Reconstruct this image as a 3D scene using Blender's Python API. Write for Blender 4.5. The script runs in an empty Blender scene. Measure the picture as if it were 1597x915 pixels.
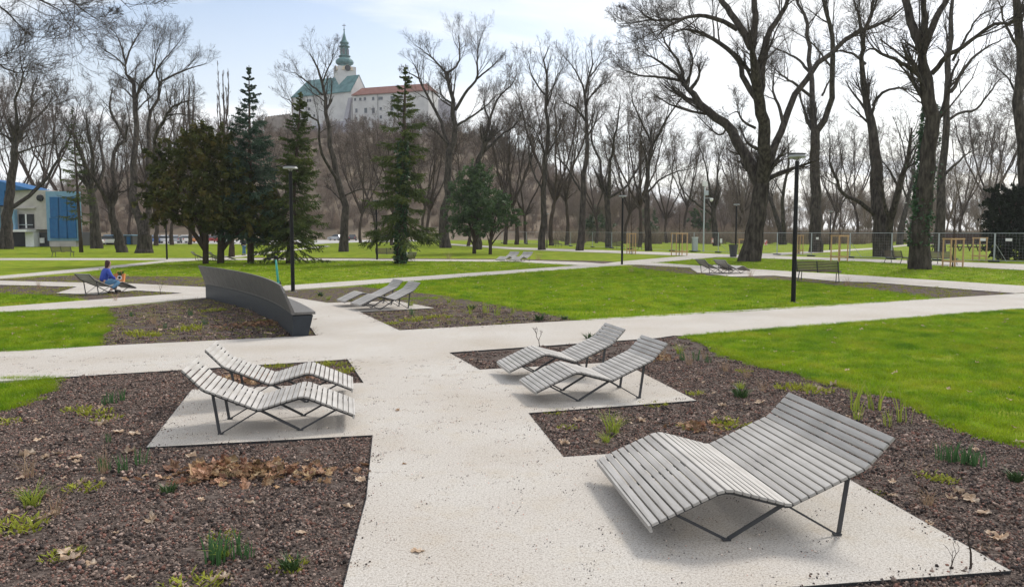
import bpy, bmesh, math, random
import numpy as np
from mathutils import Vector, Matrix, geometry

# ------------------------------------------------------------------ camera, world, sun, exposure
SC = bpy.context.scene
COL = SC.collection
F, HOR, H = 1243.0, 360.5, 2.2            # focal length and horizon row in photo pixels, eye height in metres
CX, CY = 798.5, 457.5
PITCH = math.atan((CY - HOR) / F)
cp, sp = math.cos(PITCH), math.sin(PITCH)
cam = bpy.data.cameras.new('camera'); co = bpy.data.objects.new('camera', cam); COL.objects.link(co)
cam.sensor_width = 36; cam.lens = F / 1597 * 36; cam.clip_start = .1; cam.clip_end = 6000
co.location = (0, 0, H); co.rotation_euler = (math.pi / 2 - PITCH, 0, 0)
SC.camera = co

SUN_EL, SUN_AZ = math.radians(41), math.radians(38)     # azimuth measured from +Y (away from camera) towards +X
w = bpy.data.worlds.new('World'); SC.world = w; w.use_nodes = True
nt = w.node_tree; N = nt.nodes; Lk = nt.links
for n in list(N): N.remove(n)
def nn(t, **k):
    n = N.new(t)
    for a, b in k.items(): setattr(n, a, b)
    return n
out = nn('ShaderNodeOutputWorld'); bg = nn('ShaderNodeBackground'); bg.inputs['Strength'].default_value = .1
sky = nn('ShaderNodeTexSky', sky_type='NISHITA', sun_disc=False)
sky.sun_elevation = SUN_EL; sky.sun_rotation = SUN_AZ; sky.altitude = 150; sky.air_density = 1.0; sky.dust_density = 2.2; sky.ozone_density = 1.5
tc = nn('ShaderNodeTexCoord'); sep = nn('ShaderNodeSeparateXYZ'); Lk.new(tc.outputs['Generated'], sep.inputs[0])
mx = nn('ShaderNodeMath', operation='MAXIMUM'); Lk.new(sep.outputs['Z'], mx.inputs[0]); mx.inputs[1].default_value = 0.0
ad = nn('ShaderNodeMath', operation='ADD'); Lk.new(mx.outputs[0], ad.inputs[0]); ad.inputs[1].default_value = .10
dx = nn('ShaderNodeMath', operation='DIVIDE'); Lk.new(sep.outputs['X'], dx.inputs[0]); Lk.new(ad.outputs[0], dx.inputs[1])
dy = nn('ShaderNodeMath', operation='DIVIDE'); Lk.new(sep.outputs['Y'], dy.inputs[0]); Lk.new(ad.outputs[0], dy.inputs[1])
cb = nn('ShaderNodeCombineXYZ'); Lk.new(dx.outputs[0], cb.inputs[0]); Lk.new(dy.outputs[0], cb.inputs[1])
mp = nn('ShaderNodeMapping'); mp.inputs['Scale'].default_value = (.62, .95, 1); mp.inputs['Location'].default_value = (3.1, .7, 0); Lk.new(cb.outputs[0], mp.inputs[0])
nz = nn('ShaderNodeTexNoise'); nz.inputs['Scale'].default_value = 1.0; nz.inputs['Detail'].default_value = 7; nz.inputs['Roughness'].default_value = .52; nz.inputs['Distortion'].default_value = .35
Lk.new(mp.outputs[0], nz.inputs['Vector'])
cr_ = nn('ShaderNodeValToRGB'); cr_.color_ramp.elements[0].position = .40; cr_.color_ramp.elements[1].position = .56
cr_.color_ramp.elements[0].color = (.12, .12, .12, 1); cr_.color_ramp.elements[1].color = (1, 1, 1, 1)
Lk.new(nz.outputs['Fac'], cr_.inputs[0])
hz_ = nn('ShaderNodeMapRange'); hz_.inputs['From Min'].default_value = .0; hz_.inputs['From Max'].default_value = .30; hz_.inputs['To Min'].default_value = .9; hz_.inputs['To Max'].default_value = 0
Lk.new(sep.outputs['Z'], hz_.inputs['Value'])
mxx = nn('ShaderNodeMath', operation='MAXIMUM'); Lk.new(cr_.outputs['Color'], mxx.inputs[0]); Lk.new(hz_.outputs[0], mxx.inputs[1])
mixc = nn('ShaderNodeMixRGB'); Lk.new(mxx.outputs[0], mixc.inputs['Fac']); Lk.new(sky.outputs[0], mixc.inputs['Color1'])
mixc.inputs['Color2'].default_value = (7.0, 7.15, 7.3, 1)      # thin bright cloud
Lk.new(mixc.outputs[0], bg.inputs['Color']); Lk.new(bg.outputs[0], out.inputs['Surface'])

sun = bpy.data.lights.new('sun', 'SUN'); so = bpy.data.objects.new('sun', sun); COL.objects.link(so)
sun.energy = 2.1; sun.angle = math.radians(13); sun.color = (1, .95, .87)
sd = Vector((math.sin(SUN_AZ) * math.cos(SUN_EL), math.cos(SUN_AZ) * math.cos(SUN_EL), math.sin(SUN_EL)))
so.rotation_euler = sd.to_track_quat('Z', 'Y').to_euler(); so.location = (30, 40, 60)
SC.view_settings.view_transform = 'Standard'; SC.view_settings.look = 'None'
SC.view_settings.exposure = 0.68; SC.view_settings.gamma = 1

R = random.Random(7); NR = np.random.default_rng(7)
# ------------------------------------------------------------------ helpers
def g(px, py, z=0.0):
    """ground point (height z) seen at photo pixel"""
    d = (px - CX, F * cp + (CY - py) * sp, -F * sp + (CY - py) * cp)
    t = (z - H) / d[2]
    return Vector((d[0] * t, d[1] * t, z))
def W(px, py, Y):
    """point at forward distance Y seen at photo pixel"""
    d = (px - CX, F * cp + (CY - py) * sp, -F * sp + (CY - py) * cp)
    t = Y / d[1]
    return Vector((d[0] * t, Y, H + d[2] * t))

MATS = {}
def mat(name, cols=((.5, .5, .5),), scale=8, rough=.8, bump=0, bscale=None, detail=5, spec=.3, metal=0, attr=None, trans=0, rnd=0, dist=0, stretch=None, lo=.35, hi=.65, rsw=None, world=False, coat=0):
    """noise-ramped principled material; rnd varies brightness per object/instance, attr multiplies a colour attribute"""
    m = bpy.data.materials.new(name); m.use_nodes = True; MATS[name] = m
    t = m.node_tree; b = t.nodes['Principled BSDF']
    def a(ty, **k):
        n = t.nodes.new(ty)
        for x, y in k.items(): setattr(n, x, y)
        return n
    co_ = a('ShaderNodeTexCoord'); vec = a('ShaderNodeNewGeometry').outputs['Position'] if world else co_.outputs['Object']
    if stretch:
        q = a('ShaderNodeMapping'); q.inputs['Scale'].default_value = stretch; t.links.new(vec, q.inputs[0]); vec = q.outputs[0]
    if len(cols) > 1:
        n1 = a('ShaderNodeTexNoise'); n1.inputs['Scale'].default_value = scale; n1.inputs['Detail'].default_value = detail; n1.inputs['Roughness'].default_value = .6; n1.inputs['Distortion'].default_value = dist
        t.links.new(vec, n1.inputs['Vector'])
        r_ = a('ShaderNodeValToRGB'); e = r_.color_ramp.elements
        while len(e) < len(cols): e.new(.5)
        for i, c in enumerate(cols):
            e[i].position = lo + (hi - lo) * i / (len(cols) - 1); e[i].color = (*c, 1)
        t.links.new(n1.outputs['Fac'], r_.inputs[0]); col = r_.outputs[0]
    else:
        r_ = a('ShaderNodeRGB'); r_.outputs[0].default_value = (*cols[0], 1); col = r_.outputs[0]
    if attr:
        at = a('ShaderNodeAttribute', attribute_name=attr); mm = a('ShaderNodeMixRGB', blend_type='MULTIPLY'); mm.inputs['Fac'].default_value = 1
        t.links.new(col, mm.inputs['Color1']); t.links.new(at.outputs['Color'], mm.inputs['Color2']); col = mm.outputs[0]
    if rnd:
        oi = a('ShaderNodeObjectInfo'); mr = a('ShaderNodeMapRange'); mr.inputs['To Min'].default_value = 1 - rnd; mr.inputs['To Max'].default_value = 1 + rnd
        t.links.new(oi.outputs['Random'], mr.inputs['Value']); hs = a('ShaderNodeHueSaturation'); t.links.new(mr.outputs[0], hs.inputs['Value']); t.links.new(col, hs.inputs['Color']); col = hs.outputs[0]
    t.links.new(col, b.inputs['Base Color']); b.inputs['Roughness'].default_value = rough; b.inputs['Metallic'].default_value = metal
    b.inputs['Specular IOR Level'].default_value = spec
    if coat: b.inputs['Coat Weight'].default_value = coat
    if bump:
        nb = a('ShaderNodeTexNoise'); nb.inputs['Scale'].default_value = bscale or scale * 3; nb.inputs['Detail'].default_value = 6; t.links.new(vec, nb.inputs['Vector'])
        bp = a('ShaderNodeBump'); bp.inputs['Strength'].default_value = min(1, bump); bp.inputs['Distance'].default_value = .02 * bump
        t.links.new(nb.outputs['Fac'], bp.inputs['Height']); t.links.new(bp.outputs[0], b.inputs['Normal'])
    if trans:
        o_ = t.nodes['Material Output']; tr = a('ShaderNodeBsdfTranslucent'); t.links.new(col, tr.inputs['Color']); mxs = a('ShaderNodeMixShader'); mxs.inputs[0].default_value = trans
        t.links.new(b.outputs[0], mxs.inputs[1]); t.links.new(tr.outputs[0], mxs.inputs[2]); t.links.new(mxs.outputs[0], o_.inputs['Surface'])
    return m

def speckle(m, scale, lo, hi, colr):
    """darker grains multiplied into a material's colour"""
    t = m.node_tree; b = t.nodes['Principled BSDF']; src = b.inputs['Base Color'].links[0].from_socket
    tc_ = t.nodes.new('ShaderNodeTexCoord'); n = t.nodes.new('ShaderNodeTexNoise'); n.inputs['Scale'].default_value = scale; n.inputs['Detail'].default_value = 3; n.inputs['Roughness'].default_value = .7
    r = t.nodes.new('ShaderNodeValToRGB'); r.color_ramp.elements[0].position = lo; r.color_ramp.elements[1].position = hi; r.color_ramp.elements[0].color = (1, 1, 1, 1); r.color_ramp.elements[1].color = (*colr, 1)
    mm = t.nodes.new('ShaderNodeMixRGB'); mm.blend_type = 'MULTIPLY'; mm.inputs['Fac'].default_value = 1
    t.links.new(tc_.outputs['Object'], n.inputs['Vector']); t.links.new(n.outputs['Fac'], r.inputs[0]); t.links.new(src, mm.inputs['Color1']); t.links.new(r.outputs[0], mm.inputs['Color2']); t.links.new(mm.outputs[0], b.inputs['Base Color'])

def new_mesh(name, V, Fs, mats, mi=None, smooth=False, tint=None):
    """V (n,3); Fs list of (k,m) index arrays (m = 3 or 4)"""
    V = np.asarray(V, np.float32); me = bpy.data.meshes.new(name)
    Fs = [np.asarray(f, np.int32) for f in Fs if len(f)]
    me.vertices.add(len(V)); me.vertices.foreach_set('co', V.ravel())
    tot = np.concatenate([np.full(len(f), f.shape[1], np.int32) for f in Fs]); loops = np.concatenate([f.ravel() for f in Fs])
    me.loops.add(len(loops)); me.loops.foreach_set('vertex_index', loops)
    me.polygons.add(len(tot)); st = np.concatenate([[0], np.cumsum(tot)[:-1]]).astype(np.int32)
    me.polygons.foreach_set('loop_start', st); me.polygons.foreach_set('loop_total', tot)
    me.polygons.foreach_set('use_smooth', np.full(len(tot), bool(smooth)))
    for m in (mats if isinstance(mats, (list, tuple)) else [mats]): me.materials.append(m)
    if mi is not None: me.polygons.foreach_set('material_index', np.asarray(mi, np.int32))
    if tint is not None:
        at = me.color_attributes.new('tint', 'FLOAT_COLOR', 'POINT')
        at.data.foreach_set('color', np.concatenate([tint, np.ones((len(tint), 1))], 1).astype(np.float32).ravel())
    me.update(calc_edges=True); me.validate()
    return me
def link(name, me, parent=None, loc=None, rot=None):
    o = bpy.data.objects.new(name, me); COL.objects.link(o)
    if parent is not None: o.parent = parent
    if loc is not None: o.location = loc
    if rot is not None: o.rotation_euler = rot
    return o
def tag(o, label=None, cat=None, group=None, kind=None):
    if label: o['label'] = label
    if cat: o['category'] = cat
    if group: o['group'] = group
    if kind: o['kind'] = kind
    return o
def thing(name, label, cat, loc=(0, 0, 0), rz=0, group=None):
    o = link(name, None, None, loc, (0, 0, rz)); return tag(o, label, cat, group)
def children(o, idx={}):
    return [c for c in bpy.data.objects if c.parent == o]
ORD = 'first second third fourth fifth sixth seventh eighth ninth tenth eleventh twelfth thirteenth fourteenth fifteenth sixteenth seventeenth eighteenth nineteenth'.split()
def ordn(i):
    if i < 19: return ORD[i]
    t, u = divmod(i + 1, 10); T = {2: ('twentieth', 'twenty'), 3: ('thirtieth', 'thirty'), 4: ('fortieth', 'forty')}[t]
    return T[0] if u == 0 else T[1] + '-' + ORD[u - 1]
def number_off(objs, text):
    """say each one's place among its kind, left to right as seen by the camera"""
    for i, o in enumerate(sorted(objs, key=lambda o: o.location.x / max(o.location.y, 1))): o['label'] = text % ordn(i)
def bed_of(px, py):
    if py > 690 and px < 600 or (px < 300 and py > 575): return 'left front bed'
    if py > 520 and px > 690: return 'right front bed'
    if px < 500 and py > 478 and py < 545: return 'bed behind the curved bench'
    if 440 < px < 920 and py < 520: return 'bed beyond the plaza'
    if px < 600 and py > 545: return 'small bed behind the left loungers'
    return 'narrow far bed by the left paths' if px < 420 else 'narrow far bed on the right'
def dup(root, loc, rz, label=None, kids=None):
    kids = kids if kids is not None else [(c, children(c)) for c in children(root)]
    r = root.copy(); COL.objects.link(r); r.location = loc; r.rotation_euler = (0, 0, rz)
    if label: r['label'] = label
    for c, gs in kids:
        d = c.copy(); COL.objects.link(d); d.parent = r
        for q in gs: e = q.copy(); COL.objects.link(e); e.parent = d
    return r
class GB:
    """collects boxes, bars, tubes and lathes into one mesh"""
    def __init__(s): s.V = []; s.Q = []; s.T = []; s.n = 0; s.mq = []; s.mt = []
    def add(s, V, Q=(), T=(), mi=0):
        V = np.asarray(V, float).reshape(-1, 3)
        if len(Q): s.Q.append(np.asarray(Q) + s.n); s.mq += [mi] * len(Q)
        if len(T): s.T.append(np.asarray(T) + s.n); s.mt += [mi] * len(T)
        s.V.append(V); s.n += len(V); return s
    def box(s, c, d, rz=0, bev=0, mi=0, M=None):
        x, y, z = (k / 2 for k in d)
        if bev:
            b = min(bev, x * .9, y * .9, z * .9); V = []
            for zz, k in ((-z, b), (-z + b, 0), (z - b, 0), (z, b)):
                V += [(-x + k, -y + k, zz), (x - k, -y + k, zz), (x - k, y - k, zz), (-x + k, y - k, zz)]
            Q = [(3, 2, 1, 0), (12, 13, 14, 15)]
            for L in range(3):
                for i in range(4): Q.append((L * 4 + i, L * 4 + (i + 1) % 4, L * 4 + 4 + (i + 1) % 4, L * 4 + 4 + i))
        else:
            V = [(-x, -y, -z), (x, -y, -z), (x, y, -z), (-x, y, -z), (-x, -y, z), (x, -y, z), (x, y, z), (-x, y, z)]
            Q = [(3, 2, 1, 0), (4, 5, 6, 7), (0, 1, 5, 4), (1, 2, 6, 5), (2, 3, 7, 6), (3, 0, 4, 7)]
        V = np.array(V)
        if M is not None: V = V @ np.array(M.to_3x3()).T
        elif rz:
            cc, ss = math.cos(rz), math.sin(rz); V = V @ np.array([[cc, ss, 0], [-ss, cc, 0], [0, 0, 1]])
        return s.add(V + np.array(c), Q, mi=mi)
    def bar(s, a, b, wd, ht, mi=0):
        """rectangular bar from a to b"""
        a = Vector(a); b = Vector(b); d = b - a; x = d.normalized(); up = Vector((0, 0, 1)) if abs(x.z) < .98 else Vector((1, 0, 0))
        y = up.cross(x).normalized(); z = x.cross(y)
        M = Matrix((x, y, z)).transposed()
        return s.box((a + b) / 2, (d.length, wd, ht), M=M, mi=mi)
    def tube(s, P, r, sides=8, mi=0, cap=True):
        P = np.asarray(P, float)[None]; r = np.asarray(r, float) * np.ones(P.shape[1]); V, Q = tubes(P, r[None], sides)
        K = P.shape[1]; s.add(V, Q, mi=mi)
        if cap:
            n0 = s.n - len(V); a = np.arange(sides)
            c0 = s.n; s.add(np.array([P[0, 0], P[0, -1]]))
            s.T.append(np.stack([a * 0 + c0, n0 + (a + 1) % sides, n0 + a], 1)); e = n0 + (K - 1) * sides
            s.T.append(np.stack([a * 0 + c0 + 1, e + a, e + (a + 1) % sides], 1)); s.mt += [mi] * 2 * sides
        return s
    def lathe(s, prof, n=16, c=(0, 0, 0), mi=0, ph=0):
        prof = np.array(prof, float); a = np.arange(n) * 2 * math.pi / n + ph
        V = np.stack([prof[:, :1] * np.cos(a), prof[:, :1] * np.sin(a), prof[:, 1:] * np.ones(n)], 2).reshape(-1, 3) + np.array(c)
        Q = []
        for k in range(len(prof) - 1):
            for i in range(n): Q.append((k * n + i, k * n + (i + 1) % n, k * n + n + (i + 1) % n, k * n + n + i))
        return s.add(V, Q, mi=mi)
    def prism(s, pts, z0, z1, mi=0):
        n = len(pts); V = [(p[0], p[1], z0) for p in pts] + [(p[0], p[1], z1) for p in pts]
        s.add(V, [(i, (i + 1) % n, n + (i + 1) % n, n + i) for i in range(n)], mi=mi)
        base = s.n - 2 * n
        for i in range(1, n - 1):
            s.T.append(np.array([[base + n, base + n + i, base + n + i + 1], [base, base + i + 1, base + i]])); s.mt += [mi] * 2
        return s
    def mesh(s, name, mats, smooth=False, tint=None):
        Fs = []; mi = []
        if s.Q: Fs.append(np.concatenate(s.Q)); mi += s.mq
        if s.T: Fs.append(np.concatenate(s.T)); mi += s.mt
        return new_mesh(name, np.concatenate(s.V), Fs, mats, mi, smooth, tint)
    def build(s, name, mats, parent=None, smooth=False, **k):
        return link(name, s.mesh(name, mats, smooth), parent, **k)

def norm(a): return a / np.maximum(np.linalg.norm(a, axis=-1, keepdims=True), 1e-9)
def tubes(P, Rr, sides):
    """many tubes at once: P (n,k,3), Rr (n,k) -> verts, quads"""
    n, K, _ = P.shape
    T = norm(np.gradient(P, axis=1)); mean = norm(P[:, -1] - P[:, 0] + 1e-6)
    ref = np.where(np.abs(mean[:, 2:3]) < .8, np.array([[0, 0, 1.]]), np.array([[1., 0, 0]]))[:, None, :]
    n1 = norm(np.cross(T, np.broadcast_to(ref, T.shape))); n2 = np.cross(T, n1)
    a = np.arange(sides) * 2 * np.pi / sides
    V = P[:, :, None] + Rr[:, :, None, None] * (np.cos(a)[:, None] * n1[:, :, None] + np.sin(a)[:, None] * n2[:, :, None])
    i = (np.arange(n) * K * sides)[:, None, None]; k = (np.arange(K - 1) * sides)[None, :, None]; s = np.arange(sides)[None, None]; s2 = (s + 1) % sides
    Q = np.stack(np.broadcast_arrays(i + k + s, i + k + s2, i + k + sides + s2, i + k + sides + s), -1).reshape(-1, 4)
    return V.reshape(-1, 3), Q

# ------------------------------------------------------------------ materials
M_path = mat('pale_grit', ((.515, .472, .415), (.565, .53, .49), (.60, .575, .54)), .55, .95, .4, 160, detail=6, lo=.30, hi=.60, spec=.1)
speckle(M_path, 62, .47, .60, (.68, .66, .64)); speckle(M_path, 150, .44, .60, (.70, .68, .66)); speckle(M_path, 34, .60, .68, (.5, .47, .44)); speckle(M_path, 2.2, .50, .74, (.93, .89, .83))
M_lawn = mat('lawn_soil', ((.11, .17, .010), (.175, .235, .013), (.25, .27, .03)), .9, .95, .9, 40, detail=10, lo=.36, hi=.66, spec=.05)
speckle(M_lawn, .8, .56, .72, (.95, .62, 1.1))
M_bed = mat('dark_lava_mulch', ((.038, .028, .024), (.095, .073, .063), (.16, .13, .114)), 26, .95, 1.0, 60, detail=10, lo=.36, hi=.66, spec=.1)
M_asph = mat('pale_pavement', ((.36, .35, .34), (.48, .47, .46)), .6, .9, .2, 20)
M_steel = mat('dark_steel', ((.030, .031, .034),), rough=.5, spec=.4)
M_black = mat('black_paint', ((.006, .006, .007), (.010, .010, .011)), 6, .5, spec=.2)
M_slat = mat('grey_composite', ((.33, .31, .29), (.39, .372, .35), (.44, .42, .40)), 3.0, .6, stretch=(10, 1, 10), rnd=.10, spec=.3)
M_frame = mat('charcoal_frame', ((.045, .047, .052),), rough=.45, spec=.45)
M_wood = mat('brown_slat_wood', ((.10, .075, .065), (.15, .115, .10)), 6, .65, .3, 30, stretch=(1, 10, 10), rnd=.12)
M_stake = mat('pale_pine', ((.45, .27, .13), (.62, .42, .24)), 9, .8, .3, 30, stretch=(6, 6, 1), rnd=.1)
M_galv = mat('galvanised', ((.38, .42, .45), (.50, .54, .56)), 14, .42, metal=.6)
M_wire = mat('pale_zinc_wire', ((.42, .44, .46),), rough=.6)
M_conc = mat('grey_concrete', ((.28, .28, .275), (.40, .40, .39)), 7, .9, .4)
M_bark = mat('grey_bark', ((.020, .017, .0145), (.052, .044, .037), (.092, .078, .066)), 5, .95, 1.0, 22, detail=9, stretch=(1, 1, .28), spec=.1)
M_barkb = mat('brown_bark', ((.045, .033, .026), (.085, .063, .050)), 5, .95, .8, 22, stretch=(1, 1, .3), spec=.1)
M_twig = mat('brown_twig', ((.085, .064, .052), (.12, .092, .075)), 2, .95, spec=.1, rnd=.2)
M_twigd = mat('dark_twig', ((.048, .038, .032), (.082, .067, .057)), 2, .95, spec=.1)
M_spruce = mat('spruce_needles', ((.04, .06, .016), (.072, .10, .026), (.13, .15, .04)), .8, .7, spec=.2, trans=.22)
M_spruceb = mat('blue_spruce_needles', ((.026, .052, .03), (.046, .084, .056), (.085, .125, .085)), .9, .7, spec=.2, trans=.2)
M_yew = mat('yew_foliage', ((.036, .047, .013), (.068, .075, .02), (.14, .11, .032)), .7, .8, spec=.15, trans=.12)
M_ever = mat('evergreen_leaf', ((.028, .06, .018), (.052, .10, .03), (.09, .145, .04)), 1.4, .55, spec=.4, trans=.15)
M_darkev = mat('dark_evergreen', ((.008, .014, .007), (.016, .025, .011)), .8, .75, spec=.15, trans=.06)
M_ivy = mat('ivy_leaf', ((.018, .055, .018), (.038, .095, .032)), 5, .5, spec=.4)
M_grass = mat('grass_blade', ((.095, .205, .008), (.185, .305, .010), (.26, .345, .014), (.36, .37, .04)), 1.1, .6, spec=.2, trans=.45, rnd=.30, lo=.34, hi=.70, world=True, detail=7)
M_strap = mat('bulb_leaf', ((.05, .12, .045), (.08, .17, .06)), 8, .5, trans=.3)
M_sedge = mat('sedge_leaf', ((.20, .29, .03), (.36, .38, .07)), 8, .6, trans=.4)
M_moss = mat('yellow_groundcover', ((.20, .24, .02), (.36, .36, .05)), 14, .8, trans=.25)
M_dry = mat('dry_stem', ((.30, .20, .12), (.42, .31, .20)), 12, .9, trans=.2)
M_leaf = mat('dry_leaf', ((.36, .23, .14), (.52, .39, .28), (.62, .52, .42)), 9, .85, .3, 40, trans=.2, rnd=.25)
M_leafb = mat('brown_leaf', ((.17, .09, .05), (.31, .19, .105), (.46, .33, .22)), 9, .85, .3, 40, trans=.2, attr='tint')
M_peb = mat('lava_pebble', ((.10, .078, .068), (.19, .157, .140)), 30, .95, .5, 120, attr='tint', rnd=.2, spec=.15)
M_grit = mat('grit_stone', ((.30, .28, .26), (.42, .39, .36)), 30, .95, attr='tint', rnd=.2, spec=.1)
M_white = mat('white_paint', ((.74, .74, .73), (.80, .80, .80)), 3, .6)
M_blue = mat('blue_cladding', ((.008, .095, .27), (.011, .12, .31)), 2, .45)
M_lblue = mat('pale_blue_trim', ((.16, .30, .44), (.20, .35, .48)), 2, .6)
M_beige = mat('aged_beige_concrete', ((.40, .37, .35), (.52, .485, .46)), .7, .9, .2)
M_dark = mat('dark_opening', ((.012, .013, .015),), rough=.3)
M_glass = mat('dark_window_glass', ((.05, .06, .07),), rough=.08, spec=.7)
M_cream = mat('castle_plaster', ((.46, .455, .46), (.58, .575, .57)), .25, .9, .1)
M_plinth = mat('violet_grey_plaster', ((.30, .29, .33), (.38, .37, .41)), .3, .9)
M_copper = mat('green_copper', ((.045, .12, .13), (.075, .175, .185), (.11, .215, .22)), .5, .6, .2)
M_tile = mat('red_roof_tile', ((.17, .068, .052), (.235, .105, .082)), .7, .85, .3)
M_stone = mat('old_fort_stone', ((.20, .17, .15), (.32, .28, .25)), .5, .95, .6)
M_hill = mat('winter_hillside', ((.15, .115, .08), (.24, .19, .135)), .08, 1, .6, 1)
M_teal = mat('turquoise_paint', ((.05, .34, .27),), rough=.4)
M_rub = mat('rubber', ((.015, .015, .016),), rough=.8)
M_lens = mat('pale_lamp_glass', ((.42, .43, .43),), rough=.25, trans=.3)

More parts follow.
